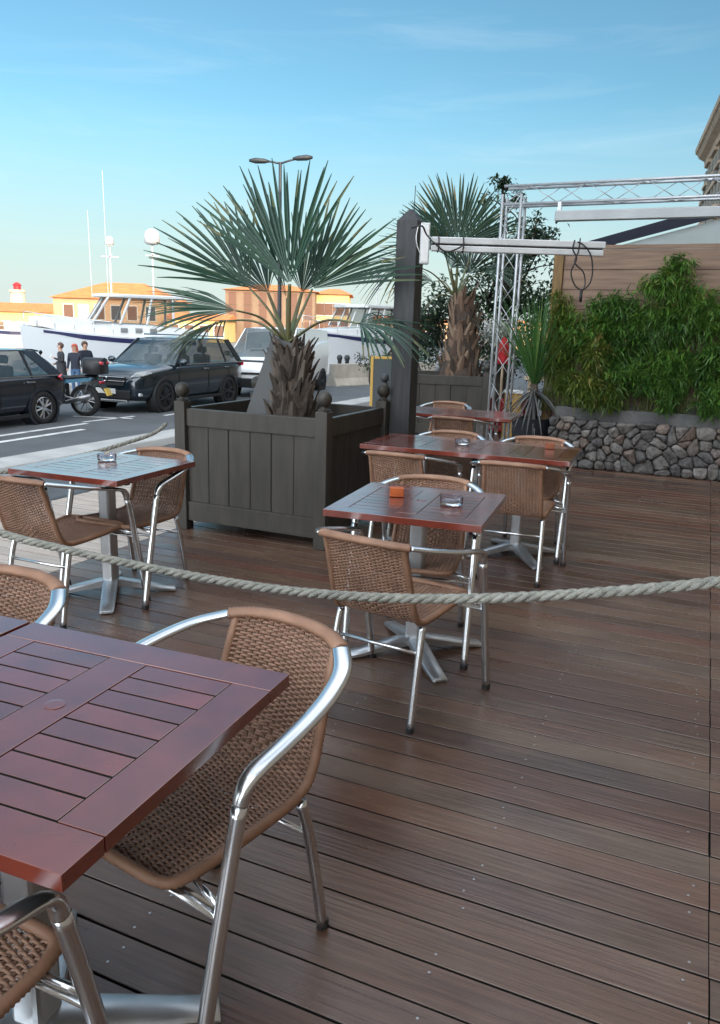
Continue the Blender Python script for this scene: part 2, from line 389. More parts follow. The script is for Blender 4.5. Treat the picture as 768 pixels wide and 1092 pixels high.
def resample(pts, step):
    s = arclen(pts); n = max(2, int(s[-1]/step)); out = []; j = 0
    for i in range(n+1):
        d = s[-1]*i/n
        while j < len(s)-2 and s[j+1] < d: j += 1
        t = (d-s[j])/max(1e-9, s[j+1]-s[j]); out.append(pts[j].lerp(pts[j+1], t))
    return out

# ------------------------------------------------------------------ the setting
ROAD = -.43
def boards(name, x0, x1, ya, yb, m, z=0., seed=1, screws=()):
    rg = random.Random(seed); mb = MB(); pitch = .1237; gap = .0072
    k0 = math.floor((ya-2.401)/pitch); k1 = math.ceil((yb-2.401)/pitch)
    for k in range(k0, k1):
        y0 = 2.401+k*pitch+gap/2; y1 = y0+pitch-gap; a = rg.random(); dz = z+rg.uniform(-.0008, .0008)
        prof = [(y0, -.022), (y0, -.0018), (y0+.0014, 0), (y1-.0014, 0), (y1, -.0018), (y1, -.022)]
        jx0, jx1 = x0+rg.uniform(-.002, .002), x1+rg.uniform(-.0015, .0015)
        mb.loft([[(jx0, y, zz+dz) for y, zz in prof[1:5]], [(jx1, y, zz+dz) for y, zz in prof[1:5]]], 0, a, closed=False, caps=False)
        for i0 in (0, 4): mb.loft([[(jx0, y, zz+dz) for y, zz in prof[i0:i0+2]], [(jx1, y, zz+dz) for y, zz in prof[i0:i0+2]]], 2, a, closed=False, caps=False)  # board sides coloured dark for shade and dirt in the gaps
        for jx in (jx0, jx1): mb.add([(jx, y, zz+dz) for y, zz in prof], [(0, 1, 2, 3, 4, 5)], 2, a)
        for xs in screws:
            for yy in (y0+.03, y1-.03):
                if rg.random() < .35: continue
                c = (xs+rg.uniform(-.012, .012), yy+rg.uniform(-.006, .006), z+.0006)
                mb.lathe([(.0038, 0), (.0036, .0009), (.0012, .0009)], c, 8, 1, a)
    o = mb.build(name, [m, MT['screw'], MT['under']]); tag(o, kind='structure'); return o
boards('deck', -3.497, .1755, -1.2, 13.0, MT['deck'], 0, 3, [.125, -.43, -1.15, -1.87, -2.6, -3.3])
boards('deck_bay', .179, 3.05, -1.2, 9.3, MT['deck'], 0, 5, [.23, .8, 1.4])
boards('boardwalk', -4.96, -3.503, -1.2, 13.0, MT['pale_deck'], 0, 9)
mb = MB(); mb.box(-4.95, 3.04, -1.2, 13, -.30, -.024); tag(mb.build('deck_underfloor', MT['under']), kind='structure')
mb = MB(); mb.box(-5.02, -4.962, -1.2, 13, ROAD, .004); tag(mb.build('deck_kerb_board', MT['postwood'], bevel=.004), kind='structure')

# road, quay, water
mb = MB()
pa = [(-15.0, -60), (-15.0, 60)]
mb.add([(30, -60, ROAD), (30, 70, ROAD), (-15, 70, ROAD), (-15, -60, ROAD)], [(0, 1, 2, 3)])
tag(mb.build('road', MT['asphalt']), kind='structure')
q0 = ground(31, -60); q1 = ground(31, 60)
mb = MB()
qa = [(-15, -60, ROAD), (-15, 70, ROAD), (-19, 70, -.93), (-19, -60, -.93)]
mb.add(qa, [(0, 1, 2, 3)])
# flat quay apron bounded by the edge where the boats lie
e0 = ground(30.6, -70, -.93); e1 = ground(30.6, 40, -.93)
mb.add([(-19, -60, -.93), (-19, 19.6, -.93), (-19, 25.2, -.93), tuple(e0), (-75, -60, -.93)], [(0, 1, 2, 3, 4)])
tag(mb.build('quay', MT['quay']), kind='structure')
mb = MB(); mb.add([(-1500, -900, -2.3), (900, -900, -2.3), (900, 1500, -2.3), (-1500, 1500, -2.3)], [(0, 1, 2, 3)])
tag(mb.build('water', MT['water']), kind='structure')
# far quay under the distant houses
mb = MB()
fq = [ground(84, -130), ground(84, 30), ground(260, 60), ground(260, -260)]
mb.prism([(p.x, p.y, -2.8) for p in fq], (0, 0, 2.0)); tag(mb.build('far_quay', MT['quay']), kind='structure')

# painted road markings
def stripe(name, pts, w):
    mb = MB(); z = ROAD+.004
    for (ax, ay), (bx, by) in zip(pts, pts[1:]):
        d = V((bx-ax, by-ay, 0)).normalized(); n = V((-d.y, d.x, 0))*w/2
        mb.add([V((ax, ay, z))+n, V((ax, ay, z))-n, V((bx, by, z))-n, V((bx, by, z))+n], [(0, 1, 2, 3)])
    o = mb.build(name, MT['road_paint']); tag(o, kind='structure'); return o
stripe('road_marking', [(-10.12, 7.0), (-10.28, 10.9)], .14)
stripe('road_marking', [(-10.75, 9.2), (-10.85, 11.6)], .12)
stripe('road_marking', [(-11.05, 11.7), (-10.95, 13.1)], .10)
stripe('road_marking', [(-11.9, 12.35), (-10.7, 12.75)], .10)
stripe('road_marking', [(-10.55, 13.6), (-10.6, 14.8)], .10)
mb = MB(); z = ROAD+.11
mb.loft([[(-8.38, -30, ROAD), (-8.38, -30, z), (-7.78, -30, z), (-7.72, -30, ROAD)], [(-8.62, 30, ROAD), (-8.62, 30, z), (-8.02, 30, z), (-7.96, 30, ROAD)]])
tag(mb.build('kerb', MT['kerb'], bevel=.012), kind='structure')

# ------------------------------------------------------------------ bistro chair
CH = 'woven bistro chairs with aluminium frames'
def prof_pt(v):
    """centre line of seat and back, v in 0..1 -> (y, z)"""
    return CP[min(len(CP)-1, max(0, int(round(v*(len(CP)-1)))))]
CP = resample(spline([(0, -.256, .432), (0, -.17, .424), (0, -.05, .416), (0, .06, .412), (0, .125, .414), (0, .172, .432), (0, .202, .478), (0, .226, .55), (0, .254, .64), (0, .295, .752)], 12), .002)
CS = arclen(CP); CL = CS[-1]
def surf(u, v):
    p = CP[min(len(CP)-1, max(0, int(v*(len(CP)-1)+.5)))]
    back = max(0., min(1., (v-.47)/.5)); seat = max(0., min(1., (.5-v)/.25))
    w = .190-.034*min(v, .5)-.013*back
    y = p.y+.040*(1-u*u)*back**1.2; zz = p.z-.010*(1-u*u)*min(1, seat)
    return V((u*w, y, zz))
def make_chair(label):
    root = thing('bistro_chair', label, 'chair', group=CH)
    # woven mat: staves and over-under strands as real geometry; split into seat and backrest at the bend
    NS = 19
    def woven(v0, v1, name):
        mb = MB()
        n_w = int((v1-v0)*CL/.0065)
        for k in range(NS):
            u = -1+2*(k+.5)/NS
            st = [surf(u, v0+(v1-v0)*i/40) for i in range(41)]
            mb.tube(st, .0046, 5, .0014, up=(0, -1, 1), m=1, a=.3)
        S = NS*4
        for j in range(n_w):
            v = v0+(v1-v0)*(j+.5)/n_w
            pv = surf(0, min(1, v+.01))-surf(0, max(0, v-.01)); t = pv.normalized()
            nrm = V((0, -t.z, t.y))
            ring = []
            top = []; bot = []
            for i in range(S+1):
                u = -1+2*i/S
                ph = math.sin(math.pi*(u+1)/2*NS)
                dm = abs(u)*.9+abs(v-.62)*6
                per = (j//2) if dm < .42 and v0 > .3 else j
                p = surf(u, v)
                top.append(p+nrm*((1 if per % 2 else -1)*ph*.0046)+t*(ph*.0006))
            mb.tube(top, .0036, 6, .0021, up=nrm, a=.5)
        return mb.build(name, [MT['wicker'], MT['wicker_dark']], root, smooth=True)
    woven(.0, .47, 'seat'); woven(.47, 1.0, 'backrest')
    # wrapped frame loop round the mat, with the wrapping's ridges
    side = [surf(1, v)+V((.006, 0, 0)) for v in (.99, .9, .8, .7, .62, .56, .52, .48, .44, .36, .26, .16, .09)]
    fc = [V((.193, -.222, .430)), V((.180, -.254, .429)), V((.145, -.268, .429)), V((.07, -.272, .429)), V((0, -.273, .429))]
    half = side+fc
    loop = half+[V((-p.x, p.y, p.z)) for p in reversed(half[:-1])]
    loop = resample(spline(loop, 8), .0052)
    rr = [.0140 if i % 2 else .0112 for i in range(len(loop))]
    MB().tube(loop, rr, 10).build('seat_frame', MT['wicker_wrap'], root, smooth=True)
    # arms + top rail follow one curve
    arm = [(.286, -.170, .600), (.287, -.158, .632), (.288, -.128, .654), (.289, -.05, .672), (.285, .04, .690), (.272, .125, .708), (.242, .212, .727), (.186, .282, .743)]
    rail = [(.186, .282, .743), (.135, .310, .750), (.07, .326, .754), (0, .331, .755)]
    rl = [V(p) for p in rail]; rl = rl+[V((-p.x, p.y, p.z)) for p in reversed(rl[:-1])]
    rl = resample(spline(rl, 10), .0052)
    n = len(rl)
    MB().tube(rl, [.0224 if i % 2 else .0192 for i in range(n)], 12, [.0160 if i % 2 else .0130 for i in range(n)]).build('top_rail', MT['wicker_wrap'], root, smooth=True)
    for s in (1, -1):
        pts = [V((s*x, y, z)) for x, y, z in arm]
        sp = spline(pts, 7); m = len(sp)
        ra = [.0166+.0060*min(1, max(0, (i-2)/12)) for i in range(m)]; rb = [.0166-.0066*min(1, max(0, (i-2)/12)) for i in range(m)]
        MB().tube(sp, ra, 12, rb).build('armrest', MT['alu'], root, smooth=True)
        leg = MB().tube(spline([(s*.286, -.302, .012), (s*.286, -.26, .22), (s*.286, -.205, .46), (s*.286, -.171, .598)], 4), .0165, 14)
        leg.tube([(s*.286, -.222, .40), (s*.188, -.205, .418)], .008, 8)
        lo = leg.build('leg', MT['alu'], root, smooth=True)
        MB().lathe([(.0172, 0), (.0180, .004), (.0180, .022), (.0168, .024)], (s*.286, -.303, 0), 12).build('foot_cap', MT['black_plastic'], lo, smooth=False)
        rear = MB().tube(spline([(s*.192, .222, .012), (s*.190, .196, .16), (s*.187, .163, .32), (s*.183, .140, .40)], 4), .0145, 12)
        ro = rear.build('leg', MT['alu'], root, smooth=True)
        MB().lathe([(.0152, 0), (.0158, .004), (.0158, .022), (.0148, .024)], (s*.192, .224, 0), 12).build('foot_cap', MT['black_plastic'], ro, smooth=False)
    st = MB(); st.tube([(-.187, .166, .300), (.187, .166, .300)], .008, 8); st.build('stretcher', MT['alu'], root, smooth=True)
    st = MB(); st.tube([(-.286, -.222, .385), (.286, -.222, .385)], .016, 10, .006); st.build('stretcher', MT['alu'], root, smooth=True)
    return root

CHAIRS = [
 ('woven chair tucked under the nearest table, whole back and one arm in view', (-.965, 1.345), -11.4),
 ('woven chair at the bottom left corner, mostly cut off below the nearest table', (-1.10, .59), 180),
 ('woven chair behind the nearest table at the left edge, only its back top showing', (-1.80, 1.30), 0),
 ('woven chair with its back to the viewer at the table with the orange block', (-1.035, 2.80), 172.5),
 ('woven chair on the planter side of the table with the orange block, facing the viewer', (-1.18, 3.47), 8),
 ('woven chair with its back to the viewer at the table near the road', (-2.965, 2.955), 180),
 ('woven chair beside the planter corner, facing the viewer at the table near the road', (-2.90, 3.44), 2),
 ('woven chair on the right near side of the long double table, back to the viewer', (-.995, 4.77), 183),
 ('woven chair on the left near side of the long double table, close to the planter', (-1.70, 4.72), 180),
 ('woven chair on the far right side of the long double table, facing the viewer', (-1.06, 5.42), 0),
 ('woven chair on the far left side of the long double table, facing the viewer', (-1.69, 5.36), 0),
 ('woven chair on the near side of the farthest table, right one, back to the viewer', (-2.02, 6.95), 180),
 ('woven chair on the near side of the farthest table, half hidden by the black post', (-2.62, 6.95), 180),
 ('woven chair on the far side of the farthest table, only its top rail showing', (-2.50, 7.8), 0),
]
chair0 = None
for lab, (x, y), rz in CHAIRS:
    if chair0 is None:
        chair0 = make_chair(lab); chair0.location = (x, y, 0); chair0.rotation_euler = (0, 0, R(rz))
    else: copy_thing(chair0, lab, (x, y, 0), R(rz), CH)

# ------------------------------------------------------------------ bistro table
TG = 'square slatted bistro tables'
def make_table(label):
    root = thing('bistro_table', label, 'table', group=TG)
    rg = random.Random(11); mb = MB(); A, B = .353, .347; z0, z1 = .705, .735; bw = .088; g = .0026
    def bd(x0, x1, y0, y1): mb.box(x0, x1, y0, y1, z0, z1, 0, rg.random())
    bd(-A, A, B-bw, B); bd(-A, A, -B, -B+bw)
    iy = B-bw-g
    bd(-A, -A+bw, -iy, iy); bd(A-bw, A, -iy, iy); bd(-.048, .048, -iy, iy)
    xs0, xs1 = .048+g, A-bw-g; n = 8; h = 2*iy/n
    for k in range(n):
        y0 = -iy+k*h
        for s in (1, -1):
            a, b = sorted((s*xs0, s*xs1)); mb.box(a, b, y0+.0022, y0+h-.0022, z0+.004, z1-.0006, 0, rg.random(), ms=1)  # slat sides, and the sheet below, coloured dark as gap shade
    mb.box(-A+.02, A-.02, -B+.02, B-.02, .7006, .7046, 1); top = mb.build('tabletop', [MT['table'], MT['under']], root, bevel=.0012)
    MB().lathe([(.021, z1-.002), (.021, z1+.0012), (.015, z1+.0018)], (0, .03, 0), 20, 0, .3).build('parasol_hole_plug', MT['table'], top)
    mb = MB()
    for s in (1, -1): mb.box(-.30, .30, s*.19-.014, s*.19+.014, .682, .7035)
    mb.box(-.014, .014, -.176, .176, .684, .7025); mb.box(-.09, .09, -.09, .09, .672, .6815)
    mb.build('support_bracket', MT['black_plastic'], root, bevel=.002)
    mb = MB(); mb.box(-.036, .036, -.036, .036, .062, .6715); mb.build('column', MT['alu_dull'], root, bevel=.012)
    mb = MB()
    for k in range(4):
        M = Matrix.Rotation(R(35+90*k), 4, 'Z')
        ring = []
        for x, w, zt, zb in ((.0, .040, .088, .05), (.06, .040, .084, .046), (.16, .039, .062, .032), (.27, .038, .036, .014), (.352, .036, .024, .006), (.362, .032, .016, .006)):
            ring.append([M @ V((x, -w, zb)), M @ V((x, -w*1.0, zt-.008)), M @ V((x, -w*.7, zt)), M @ V((x, w*.7, zt)), M @ V((x, w, zt-.008)), M @ V((x, w, zb))])
        mb.loft(ring)
    mb.build('base', MT['alu_dull'], root, smooth=True, autosmooth=35)
    for k in range(4):
        M = Matrix.Rotation(R(35+90*k), 4, 'Z'); c = M @ V((.335, 0, 0))
        MB().lathe([(.016, 0), (.018, .003), (.016, .0062)], c, 12).build('foot_pad', MT['black_plastic'], root)
    return root
TABLES = [
 ('dark red slatted table cut off by the left edge, the nearest of all', (-1.125, 1.043), 2.6, 1.035),
 ('dark red slatted table joined to the left of the nearest one, just a corner showing', (-1.868, 1.010), 2.6, 1.035),
 ('red slatted table with glass ashtray and orange block, in front of the dark planter', (-1.130, 3.289), 5.0, .975),
 ('slatted table by the road with a glass ashtray, its top pale with sky', (-2.937, 3.265), 2.1, .985),
 ('right half of the long red double table, with a brown block on it', (-1.074, 5.192), 2.4, .995),
 ('left half of the long red double table, reaching towards the planter side', (-1.772, 5.163), 2.4, .985),
 ('right half of the farthest red table, beyond the double table', (-1.955, 7.38), 3, .99),
 ('left half of the farthest red table, behind the black post', (-2.655, 7.345), 3, .99),
]
table0 = None
for lab, (x, y), rz, sc in TABLES:
    if table0 is None: table0 = make_table(lab); t = table0; t.location = (x, y, 0); t.rotation_euler = (0, 0, R(rz))
    else: t = copy_thing(table0, lab, (x, y, 0), R(rz), TG)
    t.scale = (sc, sc, 1)

for ch in [x for x in bpy.data.objects if x.parent == table0 and x.name.split('.')[0] in ('base', 'foot_pad', 'column')]: ch.location = (0, -.07, 0)
# things on the tables
def ashtray(label, x, y):
    mb = MB(); mb.lathe([(.046, 0), (.051, .003), (.053, .034), (.0525, .037), (.049, .037), (.046, .012), (.030, .0085), (.002, .0085)], (0, 0, 0), 28)
    o = mb.build('ashtray', MT['glass'], smooth=True, autosmooth=40); o.location = (x, y, .7372); tag(o, label, 'ashtray', 'round glass ashtrays on the tables'); return o
ashtray('round clear glass ashtray on the table beside the orange block', -.985, 3.30)
a2 = ashtray('round clear glass ashtray with a butt on the pale table by the road', -3.02, 3.37)
MB().tube([(-.03, .02, .030), (.02, -.005, .046)], .004, 8).build('cigarette_butt', MT['pale_wood'], a2, smooth=True)
ashtray('round clear glass ashtray on the long double table, left half', -1.50, 5.20)
def block(label, x, y, rz, m, s=1.):
    mb = MB(); mb.box(-.031*s, .031*s, -.020*s, -.004*s, 0, .040*s); mb.box(-.031*s, .031*s, .004*s, .020*s, 0, .040*s); mb.box(-.031*s, .031*s, -.0038*s, .0038*s, 0, .022*s)
    o = mb.build('card_holder', m, bevel=.002); o.location = (x, y, .7372); o.rotation_euler = (0, 0, R(rz)); return tag(o, label, 'card holder')
block('orange wooden card holder on the table in front of the planter', -1.263, 3.335, 20, MT['orange_wood'], 1.05)
block('small brown wooden card holder on the long double table, right half', -.925, 5.36, 12, MT['brown_wood'], 1.0)

# ------------------------------------------------------------------ ropes
def rope(label, pts, r=.0152):
    pts = resample(spline(pts, 16), .007)
    s = arclen(pts); mb = MB()
    for k in range(3):
        st = []
        for i, p in enumerate(pts):
            t = (pts[min(i+1, len(pts)-1)]-pts[max(i-1, 0)]).normalized()
            sd = t.cross(V((0, 0, 1))).normalized(); nn = sd.cross(t)
            q = 2*math.pi*(s[i]/.105+k/3)
            st.append(p+(sd*math.cos(q)+nn*math.sin(q))*r*.50)
        mb.tube(st, r*.565, 7)
    return tag(mb.build('barrier_rope', MT['rope'], smooth=True), label, 'rope')
rope('thick twisted grey rope sagging right across the foreground in front of the chairs', [(-3.62, 2.1, .92), (-3.0, 2.1, .772), (-2.43, 2.1, .686), (-1.96, 2.1, .660), (-1.55, 2.1, .652), (-1.18, 2.1, .660), (-.853, 2.1, .690), (-.557, 2.1, .737), (-.293, 2.1, .793), (-.055, 2.1, .852), (.093, 2.1, .894), (.50, 2.1, 1.02)])
rope('twisted grey rope hung from the planter post, along the road side of the deck', [(-3.56, 4.63, .80), (-3.74, 4.84, .748), (-3.80, 4.75, .675), (-3.93, 4.54, .606), (-4.05, 4.36, .556), (-4.19, 4.14, .512), (-4.38, 3.83, .455), (-4.65, 3.40, .43), (-4.9, 3.0, .46), (-4.93, 2.1, .92)][1:])
def stanchion(label, x, y, h=1.1):
    t = thing('rope_post', label, 'post', (x, y, 0))
    MB().box(-.045, .045, -.045, .045, 0, h).build('post_shaft', MT['postwood'], t, bevel=.006)
    mb = MB(); mb.lathe([(.02, h), (.024, h+.02)], n=12); mb.sphere((0, 0, h+.065), .05); mb.build('ball_finial', MT['postwood'], t, smooth=True)
stanchion('dark timber rope post just beyond the left edge', -3.66, 2.1); stanchion('dark timber rope post just beyond the right edge', .545, 2.1)
stanchion('dark timber rope post on the deck edge by the road', -4.93, 2.05)

# ------------------------------------------------------------------ planters
def planter(label, loc, rz, sx, sy, group='wooden planter boxes with ball finials'):
    t = thing('planter_box', label, 'planter', loc, rz, group)
    p = .09
    for (x, y) in ((0, 0), (-sx+p, 0), (0, sy-p), (-sx+p, sy-p)):
        po = MB().box(x-p, x, y, y+p, 0, .952).build('corner_post', MT['planter'], t, bevel=.005)
        cx, cy = x-p/2, y+p/2
        mb = MB(); mb.lathe([(.042, .9525), (.044, .966), (.026, .972), (.022, .982), (.030, .990)], (cx, cy, 0), 16); mb.sphere((cx, cy, 1.035), .053, 18)
        mb.build('ball_finial', MT['planter'], po, smooth=True, autosmooth=50)
    def side(x0, x1, y0, y1, horiz):
        # top rail, bottom rail, boards
        mb = MB(); mb.box(x0, x1, y0, y1, .775, .902); mb.build('top_rail', MT['planter'], t, bevel=.004)
        mb = MB(); mb.box(x0, x1, y0, y1, .072, .215); mb.build('bottom_rail', MT['planter'], t, bevel=.004)
        mb = MB(); n = 6; ins = .016
        a0, a1 = (x0, x1) if horiz else (y0, y1); w = (a1-a0)/n
        for k in range(n):
            g = .009 if k in (1, 3) else .005
            if horiz: mb.box(a0+k*w+g*.5, a0+(k+1)*w-(.016 if k in (1, 3) else .005)*.5, y0+ins, y1-ins, .2155, .7745)
            else: mb.box(x0+ins, x1-ins, a0+k*w+g*.5, a0+(k+1)*w-(.016 if k in (1, 3) else .005)*.5, .2155, .7745)
        if horiz: mb.box(a0, a1, y0+ins+.012, y1-ins-.012, .216, .774, 1)
        else: mb.box(x0+ins+.012, x1-ins-.012, a0, a1, .216, .774, 1)
        mb.build('side_panel', [MT['planter'], MT['under']], t, bevel=.002)
    i = .022
    side(-sx+p+.001, -p-.001, i, p-i, True); side(-sx+p+.001, -p-.001, sy-p+i, sy-i, True)
    side(-p+i, -i, p+.001, sy-p-.001, False); side(-sx+i, -sx+p-i, p+.001, sy-p-.001, False)
    mb = MB(); n = 14
    zs = [[.80+rng.uniform(-.02, .02) for _ in range(n+1)] for _ in range(n+1)]
    x0, x1, y0, y1 = -sx+p-.02, -p+.02, p-.02, sy-p+.02
    mb.add([(x0+(x1-x0)*i_/n, y0+(y1-y0)*j/n, zs[i_][j]) for i_ in range(n+1) for j in range(n+1)], [(a*(n+1)+b, (a+1)*(n+1)+b, (a+1)*(n+1)+b+1, a*(n+1)+b+1) for a in range(n) for b in range(n)])
    mb.build('soil', MT['soil'], t, smooth=True)
    return t
planter('big dark taupe planter box holding the nearer fan palm', (-2.262, 4.615, 0), 0, 1.235, 1.13)
PL2 = at(520, 440, 10.9)
planter('dark planter box holding the farther fan palm, beyond the tables', (PL2.x, PL2.y, 0), R(14), 1.5, 1.3)

b = MB(); b.box(-.125, .125, -.009, .009, 0, .62)
lb = b.build('leaning_board', MT['slate'], bevel=.003); lb.location = (-3.03, 5.05, .80); lb.rotation_euler = (R(-8), R(17), R(12))
tag(lb, 'dark grey board leaning against the nearer palm trunk inside the planter', 'board')

# ------------------------------------------------------------------ big black post, light bar, cables
t = thing('timber_post', 'tall black square timber post with a pointed top, at the planter corner', 'post', (-2.178, 5.815, 0))
mb = MB(); h = .083
mb.loft([[(-h, -h, 0), (h, -h, 0), (h, h, 0), (-h, h, 0)], [(-h, -h, 2.295), (h, -h, 2.295), (h, h, 2.295), (-h, h, 2.295)], [(-.012, -.012, 2.385), (.012, -.012, 2.385), (.012, .012, 2.385), (-.012, .012, 2.385)]])
mb.build('post_shaft', MT['postwood'], t, bevel=.005)
MB().tube([(.02, 0, 2.375), (.025, 0, 2.55)], .003, 6).build('spike', MT['cable'], t)
mb = MB(); mb.box(-.095, -.0832, -.04, .04, 1.2, 1.26); mb.build('bracket', MT['trim'], t)
bx0 = at(453, 260, 6.05)
t = thing('junction_box', 'white slim electrical box fixed on the black post', 'electrical box', (bx0.x, bx0.y, bx0.z), YAW)
MB().box(-.034, .034, -.03, .035, -.145, .145).build('housing', MT['white_metal'], t, bevel=.006)
MB().box(-.026, .026, -.0335, -.0305, -.130, .130).build('cover', MT['white_paint'], t, bevel=.003)
A_ = at(460, 260.5, 6.0); B_ = at(645, 264, 6.0); ln = (B_-A_).length
t = thing('light_bar', 'long pale twin-rail light bar reaching sideways from the black post', 'light', A_, math.atan2((B_-A_).y, (B_-A_).x))
tilt = math.asin((B_-A_).z/ln)
MB().box(0, ln, -.025, .025, .006, .052).build('rail', MT['white_metal'], t, bevel=.006)
MB().box(0, ln-.01, -.022, .022, -.048, -.006).build('rail', MT['white_metal'], t, bevel=.006)
MB().box(.0, ln-.02, -.012, .012, -.0055, .0055).build('spine', MT['trim'], t)
for xx in (.05, .23): MB().tube([(xx, -.03, .055), (xx+.004, -.033, 0), (xx, -.03, -.053), (xx, .03, -.053), (xx, .031, .055)], .0045, 6, closed=True).build('strap', MT['cable'], t, smooth=True)
c = MB(); ux = V((math.cos(YAW), math.sin(YAW), 0))
def on(px, py, d=5.95): return at(px, py, d)
c.tube(spline([on(613, 256), on(611, 266), on(615, 276), on(609, 290), on(613, 304), on(621, 309), on(629, 302), on(632, 288), on(630, 272), on(623, 262), on(616, 258)], 8), .0055, 7)
c.tube(spline([on(619, 254), on(617, 268), on(613, 280), on(622, 290), on(624, 303), on(620, 313)], 8), .0050, 7)
c.tube([on(620, 310), on(619, 322)], .011, 8)
tag(c.build('cable_coil', MT['cable'], smooth=True), 'black cable looped and hanging from the end of the light bar', 'cable')
c = MB(); c.tube(spline([at(439, 243, 5.93), at(450, 241, 5.90), at(455, 250, 5.95), at(463, 259, 5.93), at(475, 268, 5.93), at(486, 266, 5.93), at(495, 261, 5.93)], 8), .006, 7)
tag(c.build('cable', MT['cable'], smooth=True), 'black cable draped from the post top over the light bar', 'cable')
c = MB(); c.tube(spline([at(446, 242, 5.86), at(444, 252, 5.84), at(445, 262, 5.84), at(449, 272, 5.86)], 8), .0035, 6)
tag(c.build('cable', MT['white_paint'], smooth=True), 'thin white cable down the black post beside the electrical box', 'cable')

# ------------------------------------------------------------------ palms
def fan(hub, axis, normal, Rl, spread, n, rg, join=.42, droop=.12, cup=.25, tip=.0025, a0=0., a1=.85):
    mb = MB(); hub = V(hub); axis = V(axis).normalized(); nrm = V(normal); nrm = (nrm-axis*nrm.dot(axis)).normalized(); side = axis.cross(nrm)
    dth = spread/n
    for i in range(n):
        th = -spread/2+dth*(i+.5)
        d = axis*math.cos(th)+side*math.sin(th)
        ln = Rl*(.70+.30*math.cos(th*.55))*rg.uniform(.84, 1.06)
        d = (d+nrm*(cup*(1-math.cos(th))*.5)+V((rg.gauss(0, .018), rg.gauss(0, .018), rg.gauss(0, .018)))).normalized()
        lat = (-axis*math.sin(th)+side*math.cos(th)); lat = (lat-d*lat.dot(d)).normalized(); up = lat.cross(d)
        if up.dot(nrm) < 0: up = -up
        pts = []
        dr = droop*rg.uniform(.5, 1.5)+(.25*droop if rg.random() < .2 else 0)
        bend = rg.uniform(.0, .10)
        TS = (.02, .18, join, .58, .74, .88, 1.)
        for tt in TS:
            c_ = hub+d*(ln*tt)+V((0, 0, -1))*(dr*ln*tt**2.6)+up*(-bend*ln*tt**3*.5)
            if tt <= join: hw = tt*ln*math.tan(dth/2)*1.03
            else:
                k = (tt-join)/(1-join); hw = join*ln*math.tan(dth/2)*(1-k)**.62*.95+tip
            fold = hw*.55 if tt > join*.5 else hw*.45
            pts.append((c_-lat*hw+up*fold*.5, c_-up*fold*.5, c_+lat*hw+up*fold*.5))
        o = []
        for q in pts: o += list(q)
        fs = []
        for k in range(len(TS)-1):
            b = 3*k; fs += [(b, b+1, b+4, b+3), (b+1, b+2, b+5, b+4)]
        a = min(.9, max(0, rg.gauss((a0+a1)/2, .2)))
        mb.add(o, fs[:-4], 0, a)
        mb.add(o, fs[-4:], 0, a if rg.random() < .7 else rg.uniform(.9, 1.))
    return mb
def frond(palm, crown, hub, axis, normal, Rl, spread, n, rg, leaf, sag=0., **kw):
    """a fan leaf: blade mesh with its stalk as a sub-part"""
    inv = V(palm.location)
    crown = V(crown)-inv; hub = V(hub)-inv
    o = fan(hub, axis, normal, Rl, spread, n, rg, **kw).build('frond', leaf, palm, smooth=False)
    mid = crown.lerp(hub, .5)+V((0, 0, sag))
    p = spline([crown, mid, hub], 8); k = len(p)
    MB().tube(p, [.024-.012*i/k for i in range(k)], 7, [.011-.005*i/k for i in range(k)]).build('leaf_stalk', MT['petiole'], o, smooth=True)
    return o
def palm_trunk(palm, h, r0, r1, nb, rg, matb, spiral=True, size=1., flare=1.):
    mb = MB(); prof = []
    for i in range(11):
        t = i/10; prof.append((r0+(r1-r0)*t+.01*math.sin(t*19), h*t))
    mb.lathe(prof, n=18, m=0)
    for k in range(nb):
        t = (k+.5)/nb; z = h*t; ang = k*2.39996+rg.gauss(0, .3)
        r = r0+(r1-r0)*t
        out = V((math.cos(ang), math.sin(ang), 0)); tg = V((-out.y, out.x, 0))
        w = size*rg.uniform(.035, .075); ln = size*rg.uniform(.06, .17); fl = flare*rg.uniform(.1, 1.)
        base = out*(r-.012)+V((0, 0, z-.03)); up = (V((0, 0, 1))+out*fl*.55).normalized(); thick = out*.022
        tw = tg*rg.uniform(-.06, .06)
        vs = []
        for tt, ww in ((0, 1.), (.45, .85), (.8, .55), (1, .25)):
            c_ = base+up*(ln*tt)+tw*tt+out*(.03*tt*tt*fl)
            vs += [c_-tg*w*ww*.5, c_+thick*(1-.6*tt), c_+tg*w*ww*.5]
        fs = []
        for q in range(3): b = 3*q; fs += [(b, b+1, b+4, b+3), (b+1, b+2, b+5, b+4), (b, b+3, b+5, b+2)]
        mb.add(vs, fs, 1, rg.random())
    return mb.build('trunk', [MT['palm_fibre'], matb], palm)

